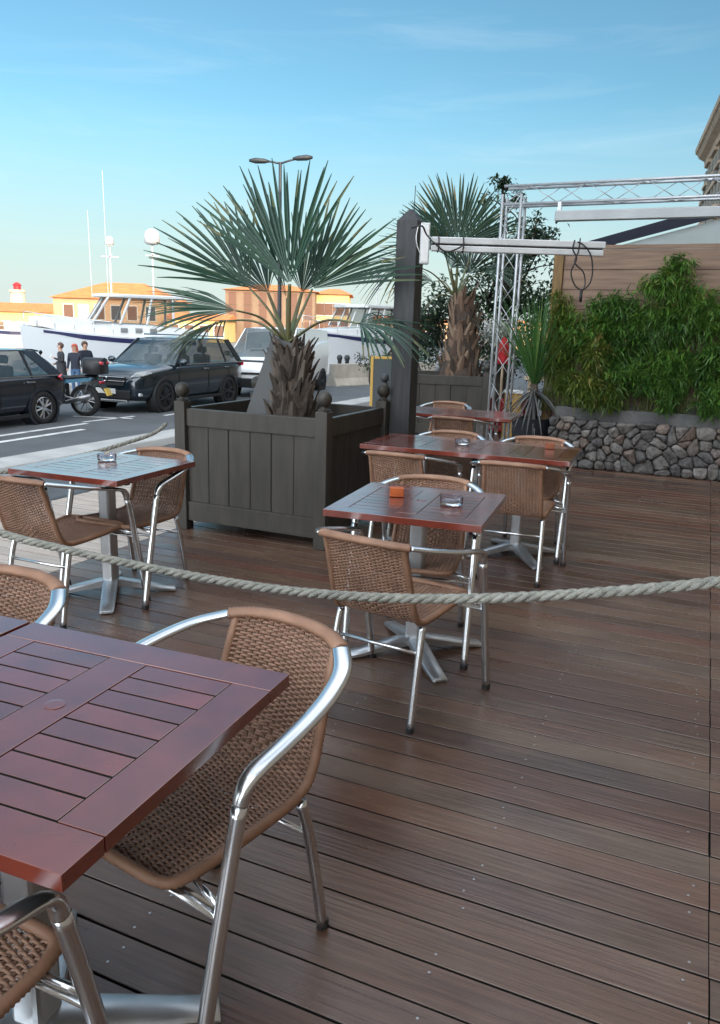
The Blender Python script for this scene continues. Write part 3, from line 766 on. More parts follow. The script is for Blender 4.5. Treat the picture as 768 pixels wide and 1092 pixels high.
rg = random.Random(21)
PC = V((-2.865, 5.22, .78))     # foot of the trunk
palm = thing('fan_palm', 'bushy blue-green fan palm with a short shaggy trunk, in the nearer planter', 'palm', PC)
tr = palm_trunk(palm, .57, .19, .11, 170, rg, MT['palm_base'], size=1.1, flare=.8)
D0 = 5.93
cr = at(307, 366, D0)
vw = -cam_f
def scr(dx, dy, dz=0.):     # a direction: right, up, towards the terrace
    return cam_r*dx+cam_u*dy+vw*dz
frond(palm, cr, at(309, 303, D0-.10), scr(-.24, 1, -.08), scr(0, .1, 1), .96, R(84), 24, rg, MT['palm_leaf'], droop=.03, cup=.3, join=.48)
frond(palm, cr, at(333, 308, D0+.10), scr(.72, .82, -.10), scr(-.2, .2, 1), .84, R(94), 25, rg, MT['palm_leaf'], droop=.05, cup=.3, join=.46)
frond(palm, cr, at(266, 307, D0+.10), scr(-.66, .74, .05), scr(.3, .3, 1), .80, R(92), 25, rg, MT['palm_leaf'], sag=.04, droop=.06, cup=.25, join=.46)
frond(palm, cr, at(251, 331, D0-.22), scr(-1, .10, .25), scr(.1, .8, .55), .70, R(112), 28, rg, MT['palm_leaf'], sag=.06, droop=.10, cup=.3, join=.46)
frond(palm, cr, at(384, 345, D0-.25), scr(1, .05, .1), scr(-.1, .85, .5), .56, R(170), 36, rg, MT['palm_leaf'], sag=.09, droop=.34, cup=.2)
frond(palm, cr, at(243, 342, D0+.10), scr(-.9, -.12, -.25), scr(.1, .9, .4), .52, R(130), 30, rg, MT['palm_leaf'], sag=.07, droop=.28, a0=.5, a1=.95)
frond(palm, cr, at(322, 312, D0+.24), scr(.22, 1, -.35), scr(.1, -.1, 1), .80, R(88), 24, rg, MT['palm_leaf'], droop=.06, cup=.25, join=.46)
frond(palm, cr, at(286, 312, D0+.26), scr(-.48, .85, -.4), scr(.1, -.1, 1), .72, R(80), 22, rg, MT['palm_leaf'], droop=.09, cup=.25, join=.46)
# narrow bundle of young folded leaves standing up in the middle
o = fan(at(306, 318, D0-.02)-PC, scr(-.34, 1, 0), scr(0, 0, 1), .86, R(20), 12, rg, join=.7, droop=.0, cup=0).build('frond', MT['palm_leaf'], palm)
MB().tube([cr-PC, at(306, 318, D0-.02)-PC], [.014, .008], 7).build('leaf_stalk', MT['petiole'], o, smooth=True)
# dead stubs round the crown
for k in range(16):
    an = k*2.4; out = V((math.cos(an), math.sin(an), .5+.4*rg.random())).normalized()
    b0 = cr-PC+V((0, 0, -.09-.06*rg.random()))
    ob = MB().tube(spline([b0, b0+out*.10, b0+out*.17+V((0, 0, -.02+.06*rg.random()))], 4), [.018]*8+[.006], 6, [.008]*8+[.004])
    ob.build('leaf_stub', MT['palm_fibre'], palm)

rg = random.Random(33)
D2 = 11.5
P2 = at(489, 414, D2); P2.z = .80
palm2 = thing('fan_palm', 'taller dark green fan palm with a reddish criss-cross trunk, in the farther planter', 'palm', P2)
cr2 = at(486, 318, D2)
tr2 = palm_trunk(palm2, cr2.z-.80+.02, .30, .12, 150, rg, MT['palm_base_red'], size=1.7, flare=.7)
G = MT['palm_leaf_dark']
frond(palm2, cr2, at(489, 262, D2-.15), scr(.05, 1, .08), scr(0, 0, 1), 1.02, R(150), 44, rg, G, droop=.03, cup=.2, join=.6)
frond(palm2, cr2, at(474, 266, D2+.2), scr(-.55, .9, -.2), scr(.1, .1, 1), .95, R(130), 40, rg, G, droop=.06)
frond(palm2, cr2, at(503, 270, D2+.2), scr(.6, .8, -.2), scr(-.1, .1, 1), .88, R(130), 40, rg, G, droop=.06)
frond(palm2, cr2, at(437, 282, D2-.3), scr(-1, -.1, .2), scr(.2, .8, .6), .85, R(150), 36, rg, G, sag=.1, droop=.28)
frond(palm2, cr2, at(462, 300, D2+.1), scr(-.9, .3, .1), scr(.2, .8, .5), .85, R(130), 34, rg, G, sag=.1, droop=.3)
frond(palm2, cr2, at(452, 330, D2-.1), scr(-1, -.3, .0), scr(.2, .8, .5), .8, R(120), 30, rg, G, sag=.12, droop=.25)
frond(palm2, cr2, at(516, 290, D2-.1), scr(.9, .1, .2), scr(-.2, .8, .5), .7, R(130), 32, rg, G, sag=.08, droop=.35)
frond(palm2, cr2, at(500, 292, D2+.4), scr(.3, .8, -.5), scr(0, .3, 1), .9, R(120), 34, rg, G, droop=.1)
frond(palm2, cr2, at(481, 286, D2-.3), scr(-.15, .5, .6), scr(0, .6, .6), .75, R(120), 34, rg, G, droop=.15)

# ------------------------------------------------------------------ leafy plants
def leaf_quad(mb, p, d, ln, w, up, a):
    sd = d.cross(up)
    if sd.length < 1e-3: sd = V((1, 0, 0))
    sd.normalize(); nn = sd.cross(d)
    mb.add([p, p+d*ln*.45-sd*w*.5+nn*w*.12, p+d*ln-nn*ln*.10, p+d*ln*.45+sd*w*.5+nn*w*.12], [(0, 1, 2), (0, 2, 3)], 0, a)
def rv(rg, s=1.): return V((rg.gauss(0, s), rg.gauss(0, s), rg.gauss(0, s)))

def bamboo(label, foot, clumps, rg, leaf, n_leaf):
    """foot on the trough; clumps = list of (centre, radius xyz, weight)"""
    foot = V(foot)
    t = thing('bamboo_bush', label, 'bamboo', foot, group='bamboo bushes over the stone wall')
    st = MB(); lf = MB(); tot = sum(c[2] for c in clumps)
    for c, rad, w in clumps:
        c = V(c)-foot; rad = V(rad)
        nst = max(5, int(16*w/tot*3)); nl = int(n_leaf*w/tot)
        tips = []; cb = rg.uniform(.22, .62); nl = int(nl*.92)
        for k in range(nst):
            q = rv(rg).normalized()*rg.random()**.35
            p = c+V((q.x*rad.x, q.y*rad.y, q.z*rad.z))
            b = V((rg.uniform(-.25, .25)+c.x*.35, rg.uniform(-.07, .07), 0))
            path = spline([b, b.lerp(p, .5)+V((0, 0, .10)), p], 6); st.tube(path, [.006-.0042*i/len(path) for i in range(len(path))], 4)
            tips.append(path)
        m = 0
        while m < nl:
            if rg.random() < .35: path = rg.choice(tips); p0 = path[rg.randrange(len(path)//2, len(path))]+rv(rg, .035)
            else:
                q = rv(rg).normalized()*rg.random()**.42; p0 = c+V((q.x*rad.x, q.y*rad.y, q.z*rad.z))
            d0 = V((rg.gauss(0, .7), rg.gauss(-.25, .6), rg.gauss(-.1, .5))).normalized()
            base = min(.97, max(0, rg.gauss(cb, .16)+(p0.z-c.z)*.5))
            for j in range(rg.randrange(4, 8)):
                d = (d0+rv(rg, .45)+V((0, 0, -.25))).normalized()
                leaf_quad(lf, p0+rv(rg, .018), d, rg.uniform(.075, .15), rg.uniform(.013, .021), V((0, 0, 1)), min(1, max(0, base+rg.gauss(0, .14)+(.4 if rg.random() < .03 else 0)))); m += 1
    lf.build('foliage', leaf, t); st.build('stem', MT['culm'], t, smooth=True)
    return t
WY = 9.2
rg = random.Random(5)
def wp(px, py, dy=0.):     # point over the wall, on the plane of the trough
    d = cam_f+cam_r*((px-384)/FPX)-cam_u*((py-546)/FPX)
    return V((0, 0, HC))+d*((WY+.14+dy)/d.y)
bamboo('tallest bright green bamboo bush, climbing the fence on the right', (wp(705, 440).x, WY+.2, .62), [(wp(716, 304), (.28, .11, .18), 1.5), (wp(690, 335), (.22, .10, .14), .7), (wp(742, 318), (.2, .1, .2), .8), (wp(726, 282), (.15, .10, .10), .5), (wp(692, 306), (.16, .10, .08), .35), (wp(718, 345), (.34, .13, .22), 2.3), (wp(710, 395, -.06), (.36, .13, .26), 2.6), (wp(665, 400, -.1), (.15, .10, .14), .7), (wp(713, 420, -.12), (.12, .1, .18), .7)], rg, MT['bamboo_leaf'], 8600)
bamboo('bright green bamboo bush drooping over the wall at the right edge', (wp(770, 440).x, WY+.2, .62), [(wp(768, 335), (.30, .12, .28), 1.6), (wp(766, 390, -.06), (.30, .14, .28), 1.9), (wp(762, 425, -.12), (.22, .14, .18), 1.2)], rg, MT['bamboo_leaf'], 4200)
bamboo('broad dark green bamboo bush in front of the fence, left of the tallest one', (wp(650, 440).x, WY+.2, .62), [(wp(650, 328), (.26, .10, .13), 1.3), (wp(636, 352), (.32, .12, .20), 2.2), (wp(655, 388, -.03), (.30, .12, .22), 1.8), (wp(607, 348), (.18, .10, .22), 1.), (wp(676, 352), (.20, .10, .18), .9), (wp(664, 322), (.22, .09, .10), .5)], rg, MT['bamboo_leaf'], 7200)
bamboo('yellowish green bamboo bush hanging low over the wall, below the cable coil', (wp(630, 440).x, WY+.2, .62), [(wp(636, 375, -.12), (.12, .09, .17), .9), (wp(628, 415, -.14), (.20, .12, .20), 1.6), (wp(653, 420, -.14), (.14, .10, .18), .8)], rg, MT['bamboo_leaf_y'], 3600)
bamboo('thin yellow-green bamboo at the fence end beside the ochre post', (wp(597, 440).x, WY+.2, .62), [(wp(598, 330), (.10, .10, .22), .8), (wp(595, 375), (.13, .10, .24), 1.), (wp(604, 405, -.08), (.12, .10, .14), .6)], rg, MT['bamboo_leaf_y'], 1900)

# ------------------------------------------------------------------ stone wall, trough, fence
def clip(poly, mid, nrm):
    out = []
    for i in range(len(poly)):
        a, b = poly[i], poly[(i+1) % len(poly)]
        da = (a[0]-mid[0])*nrm[0]+(a[1]-mid[1])*nrm[1]; db = (b[0]-mid[0])*nrm[0]+(b[1]-mid[1])*nrm[1]
        if da <= 0: out.append(a)
        if (da < 0) != (db < 0):
            t = da/(da-db); out.append((a[0]+(b[0]-a[0])*t, a[1]+(b[1]-a[1])*t))
    return out
rg = random.Random(17)
WX0, WX1, WH = -1.62, 3.0, .575
wall = thing('stone_wall', 'low grey field-stone wall below the bamboo', 'wall', (0, WY, 0))
MB().box(WX0+.02, WX1, .03, .40, 0, WH-.03).build('mortar_core', MT['mortar'], wall)
seeds = []; rows = 6
for r_ in range(rows):
    x = WX0+.1*rg.random()
    while x < WX1:
        seeds.append((x+rg.uniform(-.03, .03), WH*(r_+.5)/rows+rg.uniform(-.05, .05))); x += rg.choice((.08, .11, .14, .18, .27))*rg.uniform(.85, 1.15)
mb = MB()
for s in seeds:
    poly = [(WX0, 0), (WX1, 0), (WX1, WH+rg.uniform(-.03, .02)), (WX0, WH+rg.uniform(-.03, .02))]
    for q in seeds:
        if q is s or abs(q[0]-s[0]) > .7: continue
        mid = ((s[0]+q[0])/2, (s[1]+q[1])/2); poly = clip(poly, mid, (q[0]-s[0], q[1]-s[1]))
        if len(poly) < 3: break
    if len(poly) < 3: continue
    cx = sum(p[0] for p in poly)/len(poly); cz = sum(p[1] for p in poly)/len(poly)
    # subdivide outline, round the corners
    pts = []
    for i in range(len(poly)):
        a, b = poly[i], poly[(i+1) % len(poly)]
        for k in range(3): pts.append((a[0]+(b[0]-a[0])*k/3, a[1]+(b[1]-a[1])*k/3))
    for _ in range(1): pts = [((pts[i-1][0]+2*pts[i][0]+pts[(i+1) % len(pts)][0])/4, (pts[i-1][1]+2*pts[i][1]+pts[(i+1) % len(pts)][1])/4) for i in range(len(pts))]
    dep = rg.uniform(.02, .07); tx, tz = rg.uniform(-.2, .2), rg.uniform(-.25, .25)
    rings = []
    for sc, yy in ((.99, .05), (.98, .0), (.94, -.55), (.72, -.92), (.34, -1.0)):
        rings.append([(cx+(p[0]-cx)*sc+rg.uniform(-.006, .006), yy*dep+(.05 if yy > .02 else 0)+((p[0]-cx)*tx+(p[1]-cz)*tz)*(1 if yy < 0 else 0)+rg.uniform(-.012, .012), max(.0, cz+(p[1]-cz)*sc)) for p in pts])
    mb.loft(rings, 0, rg.random())
mb.build('stone_face', MT['stone'], wall, smooth=True, recalc=True)
tr_ = MB(); tr_.box(-1.58, 2.98, WY+.09, WY+.13, WH-.03, .69); tr_.box(-1.58, 2.98, WY+.27, WY+.31, WH-.03, .735); tr_.box(-1.58, 2.98, WY+.13, WY+.27, WH-.03, .66)
tag(tr_.build('plant_trough', MT['concrete'], bevel=.006), 'long grey concrete trough on top of the stone wall', 'trough')
fe = thing('timber_fence', 'tall fence of weathered horizontal boards behind the bamboo', 'fence', (0, WY+.35, 0))
rg = random.Random(2); z = .02
mb = MB()
while z < 2.36:
    h = .222; mb.box(-1.66, 3.02, -.014+rg.uniform(-.004, .004), .014, z, z+h-.005, 0, rg.random()); z += h
mb.box(-1.66, 3.02, -.014, .014, z, 2.505); mb.box(-1.65, 3.0, .0145, .018, .03, 2.45, 1); mb.build('fence_board', [MT['fence'], MT['under']], fe, bevel=.003)
for xx in (-1.72, .55, 2.6): MB().box(xx-.055, xx+.055, -.05 if xx < -1 else .016, .055, 0, 2.50).build('fence_post', MT['fencepost'] if xx < -1 else MT['fence'], fe, bevel=.004)

# ------------------------------------------------------------------ truss goal and awning
t = thing('aluminium_truss', 'pale aluminium lattice truss, upright and crossbar, standing by the fence', 'truss', (-2.32, 9.62, 0))
def truss(mb, a, b, ux, uy, w, seg):
    a = V(a); b = V(b); ux = V(ux)*w/2; uy = V(uy)*w/2
    cs = [ux+uy, ux-uy, -ux-uy, -ux+uy]
    for c_ in cs: mb.tube([a+c_, b+c_], .0165, 8)
    n = int((b-a).length/seg)
    for k in range(n):
        p = a.lerp(b, k/n); q = a.lerp(b, (k+1)/n)
        for f in range(4):
            c0, c1 = cs[f], cs[(f+1) % 4]
            if k % 2: c0, c1 = c1, c0
            mb.tube([p+c0, q+c1], .0046, 5)
mb = MB(); truss(mb, (0, 0, 0), (0, 0, 3.08), (1, 0, 0), (0, 1, 0), .22, .28); mb.build('upright', MT['truss'], t, smooth=True)
mb = MB(); truss(mb, (-.10, 0, 3.07), (5.25, -.09, 3.085), (0, 1, 0), (0, 0, 1), .20, .30); mb.build('crossbar', MT['truss'], t, smooth=True)
MB().box(-.17, .17, -.17, .17, .0, .012).build('base_plate', MT['truss'], t)
aw = thing('awning_cassette', 'long pale closed awning box hung below the truss crossbar', 'awning', (-1.80, 9.50, 2.82))
MB().box(0, 4.75, -.05, .06, -.055, .055).build('cassette', MT['awning_grey'], aw, bevel=.012)
MB().box(.0, 4.75, -.056, -.0505, -.050, -.030).build('front_profile', MT['awning_grey'], aw)
MB().box(.02, .06, -.02, .02, .055, .155).build('hanger', MT['truss'], aw)
MB().box(2.4, 2.44, -.02, .02, .055, .155).build('hanger', MT['truss'], aw)
mq = thing('marquee', 'pale marquee roof with a navy edge rising behind the fence', 'marquee', (-1.6, 10.3, 0))
p0 = V((0, 0, 2.50)); p1 = V((5.9, .2, 4.0))
mb = MB(); mb.prism([(0.04, .05, 2.10), (4.5, .05, 2.10), (4.5, .05, 3.62), (0.04, .05, 2.48)], (0, .03, 0)); mb.build('side_panel', MT['marquee'], mq)
mb = MB(); mb.prism([(0, 0, 2.50), (4.5, 0, 3.644), (4.5, 0, 3.80), (-.05, 0, 2.60)], (0, .06, 0)); mb.build('edge_trim', MT['navy_fabric'], mq)
mb = MB(); mb.prism([(-.05, .061, 2.57), (4.5, .061, 3.76), (4.4, 3.0, 4.1), (-.05, 3.0, 2.9)], (0, 0, .012)); mb.build('roof_sheet', MT['marquee'], mq)
for x_ in (.03, 4.3): MB().tube([(x_, 2.95, 0), (x_, 2.95, 2.92 if x_ < 1 else 4.08)], .03, 8).build('pole', MT['truss'], mq)

# ------------------------------------------------------------------ middle distance right of the post
# black pot with green narrow-leaved plant
pt = at(566, 458, 9.35); pt.z = 0
t = thing('potted_yucca', 'spiky green plant with dry grey lower leaves in a black pot', 'potted plant', (pt.x, pt.y, 0))
MB().lathe([(.15, 0), (.20, .03), (.235, .50), (.245, .53), (.215, .53), (.205, .46)], n=24).build('pot', MT['pot'], t, smooth=True, autosmooth=40)
MB().lathe([(.205, .47), (.1, .49), (.01, .50)], n=20).build('soil', MT['soil'], t)
rg = random.Random(8)
MB().tube([(0, 0, .47), (.01, .0, .75), (0, .01, .95)], [.07, .055, .04], 9).build('stem', MT['palm_fibre'], t, smooth=True)
def blades(n, base, ln0, ln1, w, el0, el1, droop, rg):
    mb = MB()
    for k in range(n):
        an = k*2.39996+rg.gauss(0, .1); el = rg.uniform(el0, el1); ln = rg.uniform(ln0, ln1)
        d = V((math.cos(an)*math.cos(el), math.sin(an)*math.cos(el), math.sin(el))); sd = V((-math.sin(an), math.cos(an), 0)); up = sd.cross(d)
        ps = []
        for tt in (0, .25, .5, .75, 1.):
            c_ = V(base)+V((0, 0, rg.uniform(-.0, .0)))+d*ln*tt+V((0, 0, -droop*ln*tt**2.2)); hw = w*(.45+1.1*tt-1.55*tt**2.2) if tt < 1 else .001
            hw = max(.001, hw); ps += [c_-sd*hw-up*hw*.3*-1, c_, c_+sd*hw+up*hw*.3]
        fs = []
        for q in range(4): b_ = 3*q; fs += [(b_, b_+1, b_+4, b_+3), (b_+1, b_+2, b_+5, b_+4)]
        mb.add(ps, fs, 0, min(1, max(0, rg.gauss(.5, .25))))
    return mb
blades(120, (0, 0, .90), .95, 1.55, .013, R(42), R(88), .20, rg).build('leaves', MT['green_leaf'], t)
blades(60, (0, 0, .84), .35, .6, .018, R(-55), R(25), .35, rg).build('dry_leaves', MT['dead_leaf'], t)

# dark leafy tree behind the farther palm
def tree(label, foot, h, crowns, rg, leaf, nleaf, lsz, group=None, bare=()):
    foot = V(foot); t = thing('tree', label, 'tree', foot, group=group)
    mb = MB(); lf = MB()
    mb.tube(spline([(0, 0, 0), (.05, .05, h*.3), (.0, 0, h*.6)], 5), [.13-.006*i for i in range(11)], 9)
    tot = sum(c[2] for c in crowns)
    for c, rad, w in crowns:
        c = V(c)-foot
        mb.tube(spline([(0, 0, h*.35), V((0, 0, h*.4)).lerp(c, .5), c], 5), [.055-.0045*i for i in range(11)], 6)
        subs = [c+V((rg.gauss(0, .5)*rad, rg.gauss(0, .5)*rad, rg.gauss(0, .5)*rad)) for _ in range(max(6, int(14*w)))]
        for s_ in subs: mb.tube([c, c.lerp(s_, .6)+V((0, 0, .05)), s_], [.02, .012, .005], 5)
        for k in range(int(nleaf*w/tot)):
            s_ = rg.choice(subs); p = s_+rv(rg, rad*.17)
            d = rv(rg).normalized(); leaf_quad(lf, p, d, lsz*rg.uniform(.6, 1.2), lsz*.5, V((0, 0, 1)), min(1, max(0, rg.gauss(.5, .25))))
    mb.build('trunk', MT['bark'], t, smooth=True); lf.build('crown', leaf, t)
    return t
rg = random.Random(14)
DT = 15.5
ft = at(530, 430, DT); ft.z = ROAD
tree('dark loose-leaved tree with gaps of sky, behind the truss', ft, 5.4, [(at(540, 222, DT), .40, .25), (at(570, 245, DT), .45, .25), (at(572, 272, DT), .5, .35), (at(548, 295, DT), .7, .8), (at(520, 320, DT), .9, 1.6), (at(570, 330, DT), .8, 1.3), (at(470, 335, DT+.5), .8, 1.1), (at(510, 370, DT), .9, 1.6), (at(450, 345, DT+.5), .6, .6), (at(560, 375, DT), .8, 1.0), (at(537, 196, DT), .2, .14)], rg, MT['tree_leaf'], 9500, .12)
ft = at(430, 430, 19); ft.z = -.5
tree('low grey-green shrubby tree beside the gold-framed board', ft, 1.8, [(at(418, 372, 19), .4, .8), (at(402, 388, 19), .4, .5), (at(445, 385, 19), .5, .8)], rg, MT['tree_leaf'], 1800, .09)
# white oleander
fl = at(533, 410, 13.2); fl.z = ROAD
t = thing('flowering_shrub', 'white blossoming shrub seen through the truss', 'shrub', fl)
lf = MB(); gr_ = MB(); rg = random.Random(4)
for k in range(900):
    c_ = at(rg.choice((524, 530, 541)), 355, 13.2)-fl; p = c_+V((rg.gauss(0, .13), rg.gauss(0, .13), rg.gauss(0, .11)))
    leaf_quad(lf, p, rv(rg).normalized(), rg.uniform(.04, .08), .045, V((0, 0, 1)), rg.random())
for k in range(700):
    c_ = at(532, 365, 13.2)-fl; leaf_quad(gr_, c_+V((rg.gauss(0, .24), rg.gauss(0, .2), rg.gauss(-.08, .2))), rv(rg).normalized(), .09, .022, V((0, 0, 1)), rg.random())
lf.build('blossom', MT['flower'], t); gr_.build('foliage', MT['tree_leaf'], t)
st = MB()
for k in range(6): st.tube(spline([(rg.gauss(0, .05), rg.gauss(0, .05), 0), (rg.gauss(0, .1), rg.gauss(0, .1), .7), V((rg.gauss(0, .18), rg.gauss(0, .15), (at(532, 365, 13.2)-fl).z+rg.gauss(0, .08)))], 5), .012, 5)
st.build('stem', MT['bark'], t, smooth=True)
# red parasol, red chairs, crate, bare wooden stand
rp = at(534, 420, 12.6); rp.z = ROAD
t = thing('closed_parasol', 'closed red parasol standing behind the truss', 'parasol', rp)
zt = at(534, 361, 12.6).z-ROAD; zb = at(534, 388, 12.6).z-ROAD
MB().tube([(0, 0, 0), (0, 0, zt)], .02, 8).build('pole', MT['pale_wood'], t)
mb = MB(); mb.loft([[V((math.cos(q*math.pi/8)*r_*(1.15 if q % 2 else .8), math.sin(q*math.pi/8)*r_*(1.15 if q % 2 else .8), z_)) for q in range(16)] for r_, z_ in ((.02, zt+.02), (.07, zt-.1), (.095, (zt+zb)/2), (.09, zb+.05), (.10, zb))])
mb.build('canopy', MT['red_fabric'], t, smooth=True, recalc=True)
MB().lathe([(.24, 0), (.24, .06), (.05, .08), (.04, .2)], n=20).build('base', MT['concrete'], t)
def folding_chair(label, px, py, d, rz):
    p = at(px, py, d); p.z = ROAD+.0
    t = thing('garden_chair', label, 'chair', p, rz, 'red garden chairs behind the truss')
    for s in (1, -1):
        MB().tube([(s*.22, -.22, 0), (s*.22, .20, .98)], .016, 7).build('leg', MT['white_paint'], t)
        MB().tube([(s*.22, .25, 0), (s*.22, -.22, .50)], .016, 7).build('leg', MT['white_paint'], t)
    MB().box(-.22, .22, -.22, .14, .46, .49).build('seat', MT['red_fabric'], t, bevel=.008)
    mb = MB(); mb.prism([(-.21, .05, .55), (.21, .05, .55), (.21, .19, .97), (-.21, .19, .97)], (0, .02, -.006)); mb.build('backrest', MT['red_fabric'], t)
folding_chair('red garden chair with pale frame, left of the closed parasol', 521, 430, 12.2, R(160))
folding_chair('red garden chair with pale frame, right of the closed parasol', 547, 430, 12.0, R(200))
mb = MB(); cpos = at(546, 440, 11.4); cpos.z = 0
t = thing('wooden_crate', 'yellow slatted wooden crate stood on end behind the truss', 'crate', (cpos.x, cpos.y, 0), .3)
for k in range(4): MB().box(-.12+k*.06, -.065+k*.06, -.1, -.088, .30, .66).build('slat', MT['yellow_wood'], t)
MB().box(-.12, .12, -.087, .1, .30, .66).build('body', MT['yellow_wood'], t, bevel=.004); MB().box(-.13, .13, -.11, .11, .0, .298).build('lower_box', MT['yellow_wood'], t, bevel=.004)
MB().box(-.13, .13, -.11, .11, .662, .70).build('lid', MT['white_paint'], t, bevel=.004)
sp = at(572, 450, 10.6)
t = thing('wooden_stand', 'bare pale wooden stand with crossbars beside the fence end', 'stand', (sp.x, sp.y, 0), .25)
for x_ in (-.13, .10): MB().box(x_-.022, x_+.022, -.022, .022, 0, .90).build('leg', MT['pale_wood'], t, bevel=.003)
MB().box(-.20, .16, -.09, .09, .902, .945).build('top', MT['pale_wood'], t, bevel=.003)
MB().box(-.16, .13, -.035, -.0225, .30, .35).build('crossbar', MT['pale_wood'], t)
# gold framed board and ball-topped bollard
ab = at(408, 433, 10.2); ab.z = 0
t = thing('framed_blackboard', 'gold-framed blackboard standing behind the planter, half hidden by the black post', 'blackboard', ab, YAW)
hz = at(408, 380, 10.2).z; M_ = Matrix.Rotation(R(-4), 4, 'X')
w_ = .17
mb = MB()
for x0, x1, z0, z1 in ((-w_, -w_+.035, .02, hz), (w_-.035, w_, .02, hz), (-w_+.0352, w_-.0352, hz-.035, hz), (-w_+.0352, w_-.0352, .02, .055)): mb.box(x0, x1, -.015, .015, z0, z1, M=M_)
mb.build('frame', MT['gold'], t, bevel=.003)
MB().box(-w_+.036, w_-.036, -.006, .006, .056, hz-.036, M=M_).build('board', MT['chalk'], t)
MB().box(-.02, .02, .02, .04, .0, hz*.8, M=Matrix.Rotation(R(10), 4, 'X')).build('prop', MT['gold'], t)
bl = at(409, 440, 8.4); bl.z = 0
t = thing('ball_bollard', 'dark bollard topped with two stacked balls, beside the black post', 'bollard', bl)
z1_ = at(409, 418, 8.4).z; z2_ = at(409, 403, 8.4).z
mb = MB(); mb.lathe([(.07, 0), (.07, .05), (.04, .08), (.035, z1_-.06)], n=14); mb.build('shaft', MT['lamp_metal'], t, smooth=True, autosmooth=40)
MB().sphere((0, 0, z1_), .066, 16).build('lower_ball', MT['lamp_metal'], t, smooth=True)
mb = MB(); mb.sphere((0, 0, z2_), .05, 16); mb.lathe([(.03, z1_+.05), (.045, (z1_+z2_)/2), (.02, z2_-.04)], n=12); mb.build('upper_ball', MT['lamp_metal'], t, smooth=True)

# ------------------------------------------------------------------ vehicles
def wheel(parent, x, y, r, w, side, rimm, spokes=5):
    """x fore-aft, y outer face, axis along y"""
    M = Matrix.Translation((x, y, r)) @ Matrix.Rotation(R(90)*(-side), 4, 'X')
    t = MB(); t.lathe([(r*.66, -w), (r*.9, -w), (r*.985, -w*.85), (r, -w*.6), (r, -w*.3), (r*.985, -w*.08), (r*.92, .004), (r*.72, .006), (r*.66, -.012)], n=32, M=M, caps=False)
    to = t.build('wheel', MT['tyre'], parent, smooth=True, autosmooth=50)
    m = MB(); m.lathe([(r*.66, -w*.9), (r*.66, -.01), (r*.62, -.002), (r*.60, -.03), (r*.60, -w*.55), (r*.1, -w*.5)], n=32, M=M, caps=False)
    for k in range(spokes):
        for dq in (-.13, .13):
            a = 2*math.pi*k/spokes+dq; b_ = 2*math.pi*k/spokes+dq*1.7; c_ = M @ V((math.cos(a)*r*.14, math.sin(a)*r*.14, -.012)); d_ = M @ V((math.cos(b_)*r*.615, math.sin(b_)*r*.615, -.012))
            m.tube([c_, d_], [r*.065, r*.05], 6)
    m.lathe([(r*.17, -.03), (r*.16, -.002), (r*.1, .004)], n=16, M=M)
    m.build('rim', rimm, to, smooth=True, autosmooth=40)
    return to
def body_ring(x, hw, zb, zt, crown, top_in=.88, tuck=.06):
    h = zt-zb
    half = [(0, zb), (hw*.80, zb), (hw-.035, zb+.06), (hw-.005, zb+h*.30), (hw, zb+h*.55), (hw-.012, zb+h*.80), (hw*.955, zt-.035), (hw*top_in, zt), (hw*.5, zt+crown*.75)]
    pts = [V((x, y, z)) for y, z in half]+[V((x, 0, zt+crown))]
    return pts+[V((x, -p.y, p.z)) for p in reversed(pts[1:-1])]
